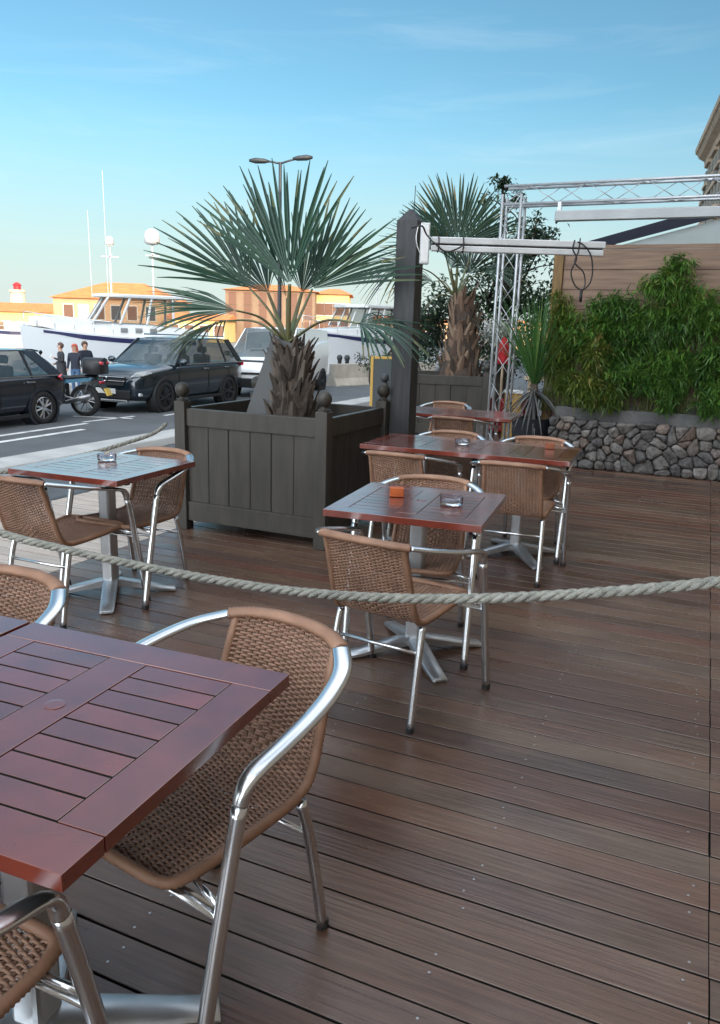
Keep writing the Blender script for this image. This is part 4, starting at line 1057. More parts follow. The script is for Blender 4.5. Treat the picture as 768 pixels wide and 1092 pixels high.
def car(kind, label, cat, loc, rz, paint, stn, gh, wheels, rimm, extras, spokes=5, group=None):
    """stn: (x, halfwidth, zbottom, ztop, crown); gh: (x_bottom.. ) greenhouse: list of rings (x, hw_bottom, zbelt, hw_top, zroof, crown)"""
    t = thing(kind, label, cat, loc, rz, group)
    MB().loft([body_ring(*s) for s in stn]).build('body', paint, t, smooth=True, recalc=True, autosmooth=55, subsurf=1)
    wb, wt = gh['base'], gh['top']       # four corner x: front/rear at belt and at roof
    hb, ht, zb, zr = gh['hb'], gh['ht'], gh['zb'], gh['zr']
    def side_pt(s, x, k): return V((x, s*(hb+(ht-hb)*k), zb+(zr-zb)*k))
    # glasshouse
    n = 6; rings = []
    for k in range(n+1):
        q = k/n; xf = wb[0]+(wt[0]-wb[0])*q; xr = wb[1]+(wt[1]-wb[1])*q**gh.get('rp', 1.); y = hb+(ht-hb)*q; z = zb+(zr-zb)*q
        fr = []
        for i in range(9): a = -1+2*i/8; fr.append(V((xf-.09*a*a, y*a, z)))
        rr = []
        for i in range(9): a = 1-2*i/8; rr.append(V((xr+.07*a*a, y*a, z)))
        rings.append(fr+rr)
    MB().loft(rings).build('window', MT['car_glass'], t, smooth=True, recalc=True, autosmooth=40)
    # roof
    mb = MB(); k2 = gh.get('over', .03); rr = []
    xs = [wt[0]-.05, wt[0]-.25, (wt[0]+wt[1])/2, wt[1]+.25, wt[1]-.02]
    for i, x in enumerate(xs):
        e = .02 if i in (0, 4) else .045
        rr.append([V((x, -ht-.012, zr-.012)), V((x, -ht*.92, zr+e*.55)), V((x, -ht*.5, zr+e)), V((x, 0, zr+e*1.2)), V((x, ht*.5, zr+e)), V((x, ht*.92, zr+e*.55)), V((x, ht+.012, zr-.012)), V((x, 0, zr-.014))])
    mb.loft(rr); mb.build('roof', paint, t, smooth=True, recalc=True, autosmooth=50, subsurf=1)
    # pillars
    for s in (1, -1):
        for xb_, xt_, w_, m_ in gh['pillars']:
            p = MB(); a = side_pt(s, xb_, -.02); b_ = side_pt(s, xt_, 1.0); off = V((0, s*.010, 0))
            n_ = 6; pts = [a.lerp(b_, i/n_)+off for i in range(n_+1)]
            rin = [[q+V((-w_/2, 0, 0)), q+V((w_/2, 0, 0)), q+V((w_/2, -s*.03, 0)), q+V((-w_/2, -s*.03, 0))] for q in pts]
            p.loft(rin); p.build('pillar', m_, t, recalc=True)
        if gh.get('chrome'):
            MB().box(wb[1]+.06, wb[0]-.30, s*(hb+.012)-.006, s*(hb+.012)+.006, zb+.0, zb+.022).build('belt_trim', MT['chrome'], t)
    for x, y, r, w in wheels:
        for s in (1, -1):
            wheel(t, x, s*y, r, w, s, rimm, spokes)
            M = Matrix.Translation((x, s*(y-.004), r)) @ Matrix.Rotation(R(90)*(-s), 4, 'X')
            MB().lathe([(r+.015, -.12), (r+.075, -.12), (r+.07, .012), (r+.05, .016), (r+.015, .010)], n=36, M=M, caps=False).build('wheel_arch', gh.get('archm', MT['trim']), t, smooth=True, autosmooth=40)
            MB().lathe([(r+.06, -.25), (r+.06, -.02), (.05, -.02)], n=30, M=M).build('wheel_well', MT['under'], t)
    for sx in (.05, -.85):
        if sx < 0 and cat == 'van': continue
        for s in (1, -1):
            sb = MB().box(sx-.10+wb[0]-1.05, sx+.06+wb[0]-1.05, s*.40-.22, s*.40+.22, zb-.02, zb+.20).build('seat', MT['car_seat'], t, bevel=.05)
            MB().box(sx-.09+wb[0]-1.05, sx+.02+wb[0]-1.05, s*.40-.12, s*.40+.12, zb+.24, zb+.39).build('headrest', MT['car_seat'], sb, bevel=.04)
    M = Matrix.Translation((wb[0]-.62, .40, zb+.02)) @ Matrix.Rotation(R(65), 4, 'Y')
    MB().tube([M @ V((.17*math.cos(q*.35), .17*math.sin(q*.35), 0)) for q in range(18)], .016, 6, closed=True).build('steering_wheel', MT['car_seat'], t, smooth=True)
    for f in extras: f(t)
    return t
def lamp(mb_mat, name, boxes):
    def f(t):
        for s in (1, -1):
            for (pts, d) in boxes:
                MB().prism([(x, s*y, z) for x, y, z in pts], (d[0], s*d[1], d[2])).build(name, mb_mat, t, recalc=True, bevel=.006)
    return f
def mirror(x, y, z, m):
    def f(t):
        for s in (1, -1):
            mb = MB(); mb.sphere((x, s*y, z), .10, 12, sx=.7, sy=1.1, sz=.75); mb.tube([(x, s*(y-.14), z-.05), (x, s*(y-.05), z-.03)], .02, 6); mb.build('mirror', m, t, smooth=True)
    return f
def door_lines(xs, hw, z0, z1, handles):
    def f(t):
        for s in (1, -1):
            for x in xs: MB().box(x-.004, x+.004, s*(hw+.001)-.004, s*(hw+.001)+.004, z0, z1).build('door_seam', MT['under'], t)
            for x, z in handles: MB().box(x-.10, x+.10, s*(hw+.012)-.012, s*(hw+.012)+.012, z-.014, z+.014).build('handle', MT['chrome'], t, bevel=.006)
            MB().box(-1.0, 1.0, s*(hw-.004)-.014, s*(hw-.004)+.014, z0-.13, z0-.06).build('sill', MT['trim'], t, bevel=.008)
    return f

# SUV: +x is its front
SX = -11.03
suv_stn = [(-2.24, .72, .42, .98, .02), (-2.20, .82, .36, 1.02, .02), (-1.9, .90, .26, 1.06, .02), (-1.2, .92, .24, 1.06, .02), (-.2, .92, .23, 1.05, .03), (.72, .92, .23, 1.03, .04), (1.1, .92, .24, 1.01, .06), (1.6, .905, .25, .97, .07), (1.98, .86, .27, .90, .06), (2.16, .78, .30, .80, .05), (2.22, .66, .36, .70, .02)]
suv_gh = dict(base=(1.02, -2.10), top=(.25, -1.72), hb=.865, ht=.66, zb=1.03, zr=1.60, pillars=[(.90, .20, .075, MT['car_blue']), (-.38, -.42, .085, MT['trim']), (-1.30, -1.22, .06, MT['trim']), (-1.98, -1.62, .22, MT['car_blue'])], chrome=True, rp=1.4)
def suv_front(t):
    mb = MB(); mb.prism([(2.215, -.46, .62), (2.215, .46, .62), (2.20, .52, .80), (2.20, -.52, .80)], (.018, 0, 0)); mb.build('grille', MT['trim'], t, recalc=True)
    for z_ in (.785, .70): MB().box(2.226, 2.246, -.50, .50, z_, z_+.018).build('grille_bar', MT['chrome'], t, bevel=.003)
    mb = MB(); mb.lathe([(.055, -.01), (.055, .01), (.042, .01), (.042, -.01), (.055, -.01)], n=20, caps=False, M=Matrix.Translation((2.25, 0, .745)) @ Matrix.Rotation(R(90), 4, 'Y')); mb.build('emblem', MT['chrome'], t)
    MB().box(2.14, 2.245, -.62, .62, .33, .52).build('bumper_grille', MT['trim'], t, bevel=.02)
    MB().box(2.16, 2.255, -.55, .55, .262, .315).build('skid_plate', MT['rim'], t, bevel=.01)
    MB().box(2.246, 2.254, -.26, .26, .44, .55).build('number_plate', MT['plate_w'], t)
    for s in (1, -1):
        MB().tube([(-1.6, s*.60, 1.665), (.1, s*.60, 1.69)], .016, 8).build('roof_rail', MT['chrome'], t)
        MB().box(2.02, 2.13, s*.72-.09, s*.72+.09, .40, .47).build('fog_lamp', MT['lamp_lens'], t, bevel=.015)
suv = car('parked_suv', 'dark blue grey SUV parked facing the viewer behind the planter', 'car', (SX-.92, 15.55, ROAD-.02), R(-90+2), MT['car_blue'], suv_stn, suv_gh, [(1.36, .925, .345, .22), (-1.33, .925, .345, .22)], MT['rim_dark'],
    [lamp(MT['lamp_lens'], 'headlight', [([(2.13, .56, .80), (1.98, .80, .84), (1.80, .90, .90), (1.92, .84, .94), (2.08, .68, .90)], (.05, .045, -.005))]), lamp(MT['red_lens'], 'tail_lamp', [([(-2.20, .66, .92), (-2.05, .85, .95), (-2.05, .85, 1.05), (-2.20, .66, 1.05)], (-.06, .04, 0))]), mirror(.78, 1.0, 1.10, MT['car_blue']), door_lines((.82, -.40, -1.36), .922, .36, .98, [(-.28, .93), (-1.22, .94)]), suv_front])

# hatchback: rear wheel at the right end
hx = -11.40
h_stn = [(-2.12, .70, .40, .86, .02), (-2.08, .80, .32, .92, .03), (-1.8, .87, .22, .94, .03), (-1.2, .885, .20, .94, .02), (0, .89, .19, .92, .02), (.8, .885, .19, .89, .03), (1.2, .88, .20, .87, .05), (1.7, .85, .21, .80, .06), (2.05, .76, .25, .68, .05), (2.14, .62, .32, .58, .02)]
h_gh = dict(base=(1.05, -1.96), top=(.15, -1.48), hb=.83, ht=.62, zb=.905, zr=1.37, pillars=[(.93, .08, .07, MT['car_dark']), (-.30, -.36, .07, MT['trim']), (-1.16, -1.10, .045, MT['trim']), (-1.78, -1.30, .30, MT['car_dark'])], chrome=True, rp=1.6, archm=MT['car_dark'])
def h_extra(t):
    MB().box(-2.16, -2.10, -.26, .26, .50, .61).build('number_plate', MT['plate_w'], t)
    mb = MB(); mb.prism([(-1.42, -.60, 1.375), (-1.42, .60, 1.375), (-1.66, .52, 1.345), (-1.66, -.52, 1.345)], (0, 0, .03)); mb.build('spoiler', MT['car_dark'], t, recalc=True, bevel=.006)
hatch = car('parked_hatchback', 'dark hatchback with bright alloy wheel, cut off by the left edge', 'car', (hx-.89, 9.76, ROAD-.02), R(-90+1), MT['car_dark'], h_stn, h_gh, [(1.35, .893, .318, .21), (-1.34, .893, .318, .21)], MT['rim'],
    [lamp(MT['red_lens'], 'tail_lamp', [([(-2.09, .56, .80), (-1.86, .845, .82), (-1.76, .86, .88), (-1.86, .83, .93), (-2.08, .58, .90)], (-.03, .035, .004))]), lamp(MT['lamp_lens'], 'headlight', [([(2.02, .52, .60), (1.7, .84, .66), (1.66, .84, .74), (1.98, .60, .68)], (.03, .03, 0))]), mirror(.72, .95, .97, MT['car_dark']), door_lines((.78, -.33, -1.16), .890, .30, .86, [(-.20, .80), (-1.05, .815)]), h_extra])

# van
v_stn = [(-2.40, .86, .40, 1.55, .02), (-2.36, .94, .30, 1.60, .02), (-1.5, .95, .28, 1.60, .02), (.3, .95, .28, 1.32, .02), (.9, .95, .27, 1.20, .03), (1.45, .945, .27, 1.12, .05), (1.95, .92, .28, 1.02, .06), (2.28, .84, .32, .88, .05), (2.36, .70, .42, .74, .02)]
v_gh = dict(base=(1.72, -2.36), top=(.72, -2.34), hb=.905, ht=.79, zb=1.10, zr=1.90, pillars=[(1.58, .62, .10, MT['van_white']), (.45, .42, .14, MT['van_white']), (-1.0, -1.0, 2.86, MT['van_white'])])
def van_front(t):
    MB().box(2.32, 2.385, -.80, .80, .30, .56).build('bumper', MT['trim'], t, bevel=.03)
    mb = MB(); mb.prism([(2.10, -.45, .985), (2.10, .45, .985), (2.02, .45, 1.03), (2.02, -.45, 1.03)], (.03, 0, .012)); mb.build('bonnet_vent', MT['trim'], t, recalc=True)
    MB().box(2.33, 2.372, -.40, .40, .66, .72).build('grille', MT['trim'], t, bevel=.01)
    for s in (1, -1):
        MB().prism([(2.28, s*.62, .58), (2.16, s*.86, .60), (2.14, s*.86, .68), (2.27, s*.62, .66)], (.06, s*.03, 0)).build('indicator', MT['orange_lens'], t, recalc=True)
        MB().prism([(2.27, s*.60, .68), (2.14, s*.86, .69), (1.98, s*.90, .90), (2.12, s*.74, .94)], (.06, s*.035, .01)).build('headlight', MT['lamp_lens'], t, recalc=True, bevel=.008)
        MB().box(-2.39, -2.36, s*.8-.06, s*.8+.06, .8, 1.2).build('tail_lamp', MT['red_lens'], t)
vf = V((-11.5, 18.55, 0)); thv = R(10); vd = V((-math.sin(thv), math.cos(thv), 0)); vc = vf+vd*2.36
van = car('parked_van', 'white delivery van parked behind the SUV, seen through the palm', 'van', (vc.x, vc.y, ROAD-.03), R(-90)+thv, MT['van_white'], v_stn, v_gh, [(1.55, .955, .325, .22), (-1.55, .955, .325, .22)], MT['rim_dark'], [van_front, mirror(1.35, 1.07, 1.18, MT['trim'])], 6)

# motorcycle, +x front
bp_ = V((-11.72, 12.52, ROAD)); hd = math.atan2(-.30, -.95)
t = thing('parked_motorcycle', 'motorcycle with a black and red top box between the two dark cars', 'motorcycle', bp_, hd)
def bw(x, r, w, nm='wheel'):
    M = Matrix.Translation((x, 0, r)) @ Matrix.Rotation(R(90), 4, 'X')
    to = MB().lathe([(r*.74, -w*.4), (r*.9, -w*.5), (r, -w*.15), (r, w*.15), (r*.9, w*.5), (r*.74, w*.4)], n=36, M=M, caps=False).build(nm, MT['tyre'], t, smooth=True)
    m = MB(); m.lathe([(r*.745, -w*.35), (r*.68, -w*.3), (r*.68, w*.3), (r*.745, w*.35)], n=30, M=M, caps=False); m.lathe([(.06, -.07), (.06, .07)], n=12, M=M)
    for k in range(10):
        a = math.pi*2*k/10; m.tube([(x+math.cos(a)*.05, 0, r+math.sin(a)*.05), (x+math.cos(a+.2)*r*.7, 0, r+math.sin(a+.2)*r*.7)], .011, 5)
    m.build('rim', MT['bike_grey'], to)
bw(0, .325, .16); bw(1.42, .31, .12)
MB().tube([(0, .11, .325), (.5, .12, .42)], .028, 8).tube([(0, -.11, .325), (.5, -.12, .42)], .028, 8).build('swingarm', MT['bike_grey'], t, smooth=True)
MB().loft([[(x, -w, z0), (x, w, z0), (x, w*.9, z1), (x, -w*.9, z1)] for x, w, z0, z1 in ((.38, .12, .30, .66), (.62, .19, .20, .66), (.95, .19, .22, .62), (1.05, .10, .34, .60))]).build('engine', MT['bike_black'], t, bevel=.02)
MB().loft([[(x, -w, z), (x, -w*.6, z+h), (x, w*.6, z+h), (x, w, z)] for x, w, z, h in ((-.28, .09, .80, .06), (0, .13, .78, .08), (.35, .15, .74, .08), (.58, .11, .74, .09))]).build('seat', MT['bike_black'], t, smooth=True)
MB().loft([[(x, -w, z), (x, -w*.5, z+h), (x, w*.5, z+h), (x, w, z)] for x, w, z, h in ((.52, .10, .72, .10), (.72, .17, .70, .24), (.98, .16, .72, .26), (1.12, .08, .78, .16))]).build('fuel_tank', MT['bike_blue'], t, smooth=True)
for s in (1, -1):
    MB().prism([(-.20, s*.10, .74), (.45, s*.15, .66), (.50, s*.15, .73), (-.24, s*.10, .81)], (0, s*.03, 0)).build('side_panel', MT['bike_blue'], t, recalc=True)
    MB().tube([(1.42, s*.09, .31), (1.22, s*.09, .95)], .028, 8).build('fork', MT['bike_grey'], t)
    MB().tube([(1.18, s*.05, 1.02), (1.10, s*.25, 1.08), (1.0, s*.38, 1.05)], .014, 7).build('handlebar', MT['bike_black'], t)
    mb = MB(); mb.tube([(1.08, s*.27, 1.07), (1.10, s*.33, 1.22)], .008, 6); mb.sphere((1.10, s*.35, 1.26), .065, 10, sx=.4, sy=1.1, sz=.75); mb.build('mirror', MT['bike_black'], t, smooth=True)
MB().tube([(.75, .17, .28), (.3, .20, .30), (.1, .20, .36), (-.22, .20, .44)], [.025, .04, .055, .05], 12).build('exhaust', MT['bike_grey'], t, smooth=True)
MB().tube([(-.05, .12, .5), (-.18, .1, .82)], .015, 6).tube([(-.05, -.12, .5), (-.18, -.1, .82)], .015, 6).build('rack', MT['bike_grey'], t)
MB().loft([[(-.26, -w, .60), (-.30, -w, .56), (-.42, -w*.9, .42), (-.39, -w*.9, .42)] if False else [V((-.24+dx, w_, .78+dz)) for dx, dz, w_ in ((0, 0, w), (-.10, -.02, w), (-.26, -.26, w), (-.23, -.27, w), (-.06, -.06, w))] for w in (-.10, .10)]).build('rear_mudguard', MT['bike_black'], t, recalc=True)
MB().box(-.012, .012, -.11, .11, -.08, .08, M=Matrix.Translation((-.50, 0, .52)) @ Matrix.Rotation(R(25), 4, 'Y')).build('number_plate', MT['plate_y'], t)
MB().box(-.40, -.34, -.10, .10, .68, .74).build('tail_lamp', MT['red_lens'], t, bevel=.015)
mb = MB(); mb.loft([[V((x, y*w, z)) for y, z in ((-1, .88), (-1.08, .97), (-1.05, 1.10), (-.8, 1.18), (0, 1.21), (.8, 1.18), (1.05, 1.10), (1.08, .97), (1, .88))] for x, w in ((-.46, .15), (-.42, .20), (-.25, .225), (-.08, .20), (-.04, .15))])
tb = mb.build('top_box', MT['bike_black'], t, smooth=True, recalc=True, autosmooth=60)
for s in (1, -1): MB().box(-.475, -.32, s*.13-.065, s*.13+.065, 1.06, 1.14).build('reflector', MT['red_lens'], tb, bevel=.03)
MB().tube([(.55, .15, .30), (.50, .32, .02)], .012, 6).build('side_stand', MT['bike_black'], t)

# ------------------------------------------------------------------ people on the quay
def person(label, foot, rz, h, top_m, leg_m, hair_m, legz, sleeve, arms, coat=False, bag=None, longhair=False):
    s_ = h/1.75
    me = bpy.data.meshes.new('skeleton')
    P_ = {'pel': (0, 0, .95), 'wst': (0, 0, 1.10), 'chs': (0, .0, 1.32), 'nck': (0, .0, 1.47), 'hd0': (0, -.01, 1.56), 'hd1': (0, -.015, 1.70)}
    Rr = {'pel': (.155, .115), 'wst': (.14, .105), 'chs': (.175, .115), 'nck': (.055, .055), 'hd0': (.075, .085), 'hd1': (.072, .085)}
    E_ = [('pel', 'wst'), ('wst', 'chs'), ('chs', 'nck'), ('nck', 'hd0'), ('hd0', 'hd1')]
    for sd, n in ((1, 'l'), (-1, 'r')):
        a = arms[0 if sd > 0 else 1]
        P_[n+'hip'] = (sd*.09, 0, .86); P_[n+'kne'] = (sd*.10, -.02, .48); P_[n+'ank'] = (sd*.105, .03, .07); P_[n+'toe'] = (sd*.12, -.13, .035)
        Rr[n+'hip'] = (.095, .095); Rr[n+'kne'] = (.062, .065); Rr[n+'ank'] = (.043, .045); Rr[n+'toe'] = (.038, .03)
        P_[n+'shl'] = (sd*.19, 0, 1.40); P_[n+'elb'] = (sd*a[0][0], a[0][1], a[0][2]); P_[n+'wri'] = (sd*a[1][0], a[1][1], a[1][2]); P_[n+'hnd'] = (sd*a[2][0], a[2][1], a[2][2])
        Rr[n+'shl'] = (.07, .07); Rr[n+'elb'] = (.05, .05); Rr[n+'wri'] = (.035, .035); Rr[n+'hnd'] = (.035, .025)
        E_ += [('pel', n+'hip'), (n+'hip', n+'kne'), (n+'kne', n+'ank'), (n+'ank', n+'toe'), ('chs', n+'shl'), (n+'shl', n+'elb'), (n+'elb', n+'wri'), (n+'wri', n+'hnd')]
    ks = list(P_); ix = {k: i for i, k in enumerate(ks)}
    me.from_pydata([V(P_[k])*s_ for k in ks], [(ix[a], ix[b]) for a, b in E_], [])
    o = bpy.data.objects.new('person', me); col.objects.link(o)
    m = o.modifiers.new('Skin', 'SKIN'); m.use_smooth_shade = True
    sv = me.skin_vertices[0].data
    for k in ks: sv[ix[k]].radius = (Rr[k][0]*s_, Rr[k][1]*s_)
    sv[ix['pel']].use_root = True
    sb = o.modifiers.new('Sub', 'SUBSURF'); sb.levels = sb.render_levels = 2
    dg = bpy.context.evaluated_depsgraph_get()
    nm = bpy.data.meshes.new_from_object(o.evaluated_get(dg)); o.modifiers.clear(); o.data = nm
    nm.name = 'person'
    for q in (MT['skin'], top_m, leg_m, MT['trim']): nm.materials.append(q) if q else None
    hands = [V(P_['lhnd'])*s_, V(P_['rhnd'])*s_]
    for p in nm.polygons:
        c_ = p.center; z_ = c_.z/s_
        if z_ > 1.47: k = 0
        elif min((c_-q).length for q in hands) < .085*s_: k = 0
        elif z_ < .09: k = 3
        elif z_ < legz and abs(c_.x) < .17*s_: k = 2
        else: k = 1
        p.material_index = k; p.use_smooth = True
    o.location = foot; o.rotation_euler = (0, 0, rz)
    tag(o, label, 'person')
    mb = MB(); mb.sphere(V((0, .012, 1.665))*s_, .108*s_, 16, sz=1.02)
    if longhair: mb.sphere(V((0, .055, 1.55))*s_, .10*s_, 14, sx=1.15, sy=.6, sz=1.5)
    hair = mb.build('hair', hair_m, o, smooth=True)
    # cut the hair away from the face
    for v_ in hair.data.vertices:
        if v_.co.y < -.045*s_ and v_.co.z < 1.70*s_: v_.co.y = -.02*s_
    f = MB(); f.tube([V((0, -.095, 1.655))*s_, V((0, -.118, 1.615))*s_], .012*s_, 6); f.build('nose', MT['skin'], o, smooth=True)
    f = MB()
    for sd in (1, -1): f.sphere(V((sd*.03, -.088, 1.655))*s_, .010*s_, 8)
    f.build('eyes', MT['trim'], o)
    f = MB(); f.box(-.022*s_, .022*s_, -.096*s_, -.084*s_, 1.578*s_, 1.586*s_); f.build('mouth', MT['red'], o)
    if coat:
        mb = MB(); mb.loft([[V((math.cos(q*math.pi/7)*rx, math.sin(q*math.pi/7)*ry, z_))*s_ for q in range(14)] for rx, ry, z_ in ((.20, .155, 1.12), (.205, .16, .95), (.225, .175, .60))], caps=False); mb.build('coat_skirt', top_m, o, smooth=True)
    return o
GZ = -.93
pp_ = at(65, 380, 26.3); pp_.z = GZ
pa_ = person('person in a long dark grey coat looking at a phone, behind the hatchback', pp_, R(-30), 1.70, MT['grey_cloth'], MT['grey_cloth'], MT['hair_dark'], .90, True, [((.24, -.02, 1.14), (.12, -.24, 1.24), (.06, -.29, 1.28)), ((.24, .02, 1.14), (.22, -.16, 1.02), (.18, -.24, 1.05))], coat=True)
fp = MB(); fp.box(-.035, .035, -.005, .005, -.07, .07, M=Matrix.Translation((.05, -.33, 1.28)) @ Matrix.Rotation(R(-25), 4, 'X')); fo = fp.build('phone', MT['pale_win'], bevel=.003)
fo.location = pp_; fo.rotation_euler = (0, 0, R(-30)); tag(fo, 'pale phone held up by the person in the long coat', 'phone')
pq = at(80, 380, 26.0); pq.z = GZ
person('person with red hair, navy jacket and blue jeans on the quay', pq, R(20), 1.68, MT['navy_cloth'], MT['jeans'], MT['hair_red'], .92, True, [((.25, .03, 1.14), (.25, -.08, .92), (.25, -.12, .84)), ((.25, .03, 1.14), (.25, -.08, .92), (.25, -.12, .84))], longhair=True)
pq = at(91, 380, 26.6); pq.z = GZ
person('person in a bulky navy jacket right beside the red-haired person', pq, R(70), 1.76, MT['navy_cloth'], MT['grey_cloth'], MT['hair_dark'], .90, True, [((.27, .03, 1.14), (.25, -.10, .95), (.22, -.16, .95)), ((.27, .03, 1.14), (.25, -.10, .95), (.22, -.16, .95))])

# ------------------------------------------------------------------ concrete barriers, bollards
bd = V((.29, .957, 0)); bst = V((-11.80, 24.3, -.50))
def barrier(label, p, rz):
    t = thing('concrete_barrier', label, 'barrier', p, rz, 'pale concrete barriers along the quay')
    pr = [(-.28, 0), (.28, 0), (.28, .10), (.14, .34), (.09, .82), (-.09, .82), (-.14, .34), (-.28, .10)]
    MB().loft([[(x, y, z) for y, z in pr] for x in (-.98, .98)]).build('body', MT['barrier'], t, bevel=.015)
    for x in (-.6, .6): MB().box(x-.12, x+.12, -.285, -.2805, .0, .06).build('lifting_slot', MT['under'], t)
for k in range(3):
    c_ = bst+bd*(1.0+2.02*k); barrier(['pale concrete barrier right behind the white van', 'middle pale concrete barrier between van and gold-framed board', 'farthest pale concrete barrier behind the gold-framed board'][k], c_, math.atan2(bd.y, bd.x))
for k, (px, py) in enumerate(((362, 395), (370, 393), (396, 395))):
    p = at(px, py, 28.2); p.z = -.6
    t = thing('mooring_bollard', ['dark iron post behind the first barrier', 'dark iron post with a leaning top, between the barriers', 'dark iron post at the end of the middle barrier'][k], 'bollard', p, group='dark iron posts at the quay edge')
    MB().lathe([(.10, 0), (.085, .05), (.07, 1.0), (.10, 1.06), (.10, 1.14), (.05, 1.2)], n=14).build('shaft', MT['lamp_metal'], t, smooth=True, autosmooth=40)

# ------------------------------------------------------------------ yachts
def yacht(label, loc, rz, Ln, bw_, deck, cabin, wh, glass, masts, ports, sc=1.):
    t = thing('motor_yacht', label, 'yacht', loc, rz); t.scale = (sc, sc, sc)
    wl = -.35
    rings = []
    for q in (0., .12, .3, .5, .68, .82, .92, .98, 1.0):
        x = -Ln/2+Ln*q; w = bw_/2*(1-max(0, (q-.45)/.55)**2.2)*(.9+.1*min(1, q/.2)); w = max(w, .03); zt = deck+.45*max(0, (q-.3)/.7)**1.6; fl = .72 if q > .5 else .86
        xo = .55*max(0, (q-.6)/.4)
        rings.append([V((x, -w, zt)), V((x-xo*.25, -w*.93, zt*.55)), V((x-xo*.6, -w*fl, .0)), V((x-xo, 0, wl)), V((x-xo*.6, w*fl, .0)), V((x-xo*.25, w*.93, zt*.55)), V((x, w, zt)), V((x, 0, zt+.06))])
    MB().loft(rings).build('hull', MT['hull'], t, smooth=True, recalc=True, autosmooth=40)
    # stripe just under the sheer, following the hull, slightly proud
    for s in (1, -1):
        st = []
        for q in (.06, .2, .3, .5, .68, .80, .88):
            x = -Ln/2+Ln*q; w = bw_/2*(1-max(0, (q-.45)/.55)**2.2)*(.9+.1*min(1, q/.2)); zt = deck+.45*max(0, (q-.3)/.7)**1.6
            st.append([V((x, s*(w+.012), zt-.06)), V((x, s*(w*.985+.012), zt-.06-.20*(1 if q < .7 else .6))), V((x, s*(w*.985-.03), zt-.06-.20*(1 if q < .7 else .6))), V((x, s*(w-.03), zt-.06))])
        MB().loft(st).build('hull_stripe', MT['navy'], t, recalc=True)
    rc = []
    for x, w, z0, z1 in cabin: rc.append([V((x, -w, z0)), V((x, -w*.88, z1)), V((x, 0, z1+.06)), V((x, w*.88, z1)), V((x, w, z0))])
    MB().loft(rc).build('cabin', MT['cabin'], t, recalc=True, bevel=.03)
    for s in (1, -1):
        for px_, pz_ in ports:
            w = min(bw_/2, bw_/2)
            mb = MB(); mb.box(px_-.16, px_+.16, s*(cabin[1][1])-.012*s, s*(cabin[1][1]*.94)+.07*s, pz_-.11, pz_+.11); mb.build('porthole', MT['yacht_glass'], t, bevel=.04)
    # wheelhouse with raked windows
    x0, x1, w0, z0, z1, rake, nb = wh
    wr = []
    for k in (0, 1):
        wr.append([V((x1-rake*k, -w0*(1-.10*k), z0+(z1-z0)*k)), V((x1+.25-rake*k, 0, z0+(z1-z0)*k)), V((x1-rake*k, w0*(1-.10*k), z0+(z1-z0)*k)), V((x0, w0*(1-.10*k), z0+(z1-z0)*k)), V((x0, -w0*(1-.10*k), z0+(z1-z0)*k))])
    MB().loft(wr).build('wheelhouse_glass', glass, t, recalc=True)
    for s in (1, -1):
        for k in range(nb+1):
            xb = x0+(x1-x0)*k/nb; xt = x0+(x1-rake-x0)*k/nb
            MB().tube([(xb, s*(w0+.01), z0-.02), (xt, s*(w0*.9+.01), z1+.02)], .055, 6, .03, up=(0, 1, 0)).build('window_frame', MT['cabin'], t)
        for a in (.33,):
            MB().tube([(x1+.25*(1-abs(s*.33))-.0, s*w0*.33, z0-.02), (x1+.25*(1-.33)-rake, s*w0*.3, z1)], .04, 6).build('window_frame', MT['cabin'], t)
    mb = MB(); mb.prism([(x0-.5, -w0*1.02, z1), (x0-.5, w0*1.02, z1), (x1-rake+.25, w0*.95, z1), (x1-rake+.62, 0, z1), (x1-rake+.25, -w0*.95, z1)], (0, 0, .16)); mb.build('roof', MT['cabin'], t, recalc=True, bevel=.04)
    # bow rail
    for s in (1, -1):
        rp_ = []; mb = MB()
        for q in (.52, .62, .72, .82, .91, .975):
            x = -Ln/2+Ln*q; w = bw_/2*(1-max(0, (q-.45)/.55)**2.2)*.93; zt = deck+.45*max(0, (q-.3)/.7)**1.6
            rp_.append(V((x, s*w, zt+.62))); mb.tube([(x, s*w, zt), (x, s*w, zt+.62)], .012, 5)
        mb.tube(spline(rp_, 4), .016, 6); mb.build('bow_rail', MT['chrome'], t, smooth=True)
    for x, z0_, z1_, r_, arm in masts:
        mb = MB(); mb.tube([(x, 0, z0_), (x, 0, z1_)], .04, 8)
        if arm: mb.tube([(x, -arm, z1_-.45), (x, arm, z1_-.45)], .03, 6); mb.tube([(x-arm*.7, 0, z1_-.50), (x+arm*.7, 0, z1_-.50)], .03, 6); mb.box(x-.12, x+.12, -.12, .12, z1_-.02, z1_+.01)
        mo = mb.build('mast', MT['cabin'], t, smooth=True, autosmooth=40)
        if r_: MB().lathe([(r_*.7, 0), (r_, r_*.25), (r_, r_*1.1), (r_*.85, r_*1.6), (r_*.4, r_*1.9), (.01, r_*1.95)], (x, 0, z1_), 18).build('radar_dome', MT['cabin'], mo, smooth=True)
    return t
def za(py, px, d): return at(px, py, d).z
Yd = 37.0; yc = at(121, 360, Yd); yrot = math.atan2(-R2.y, -R2.x)+R(24)     # bow to the left and a little towards the quay
wz = -2.3
yz = lambda py: za(py, 130, Yd)-wz
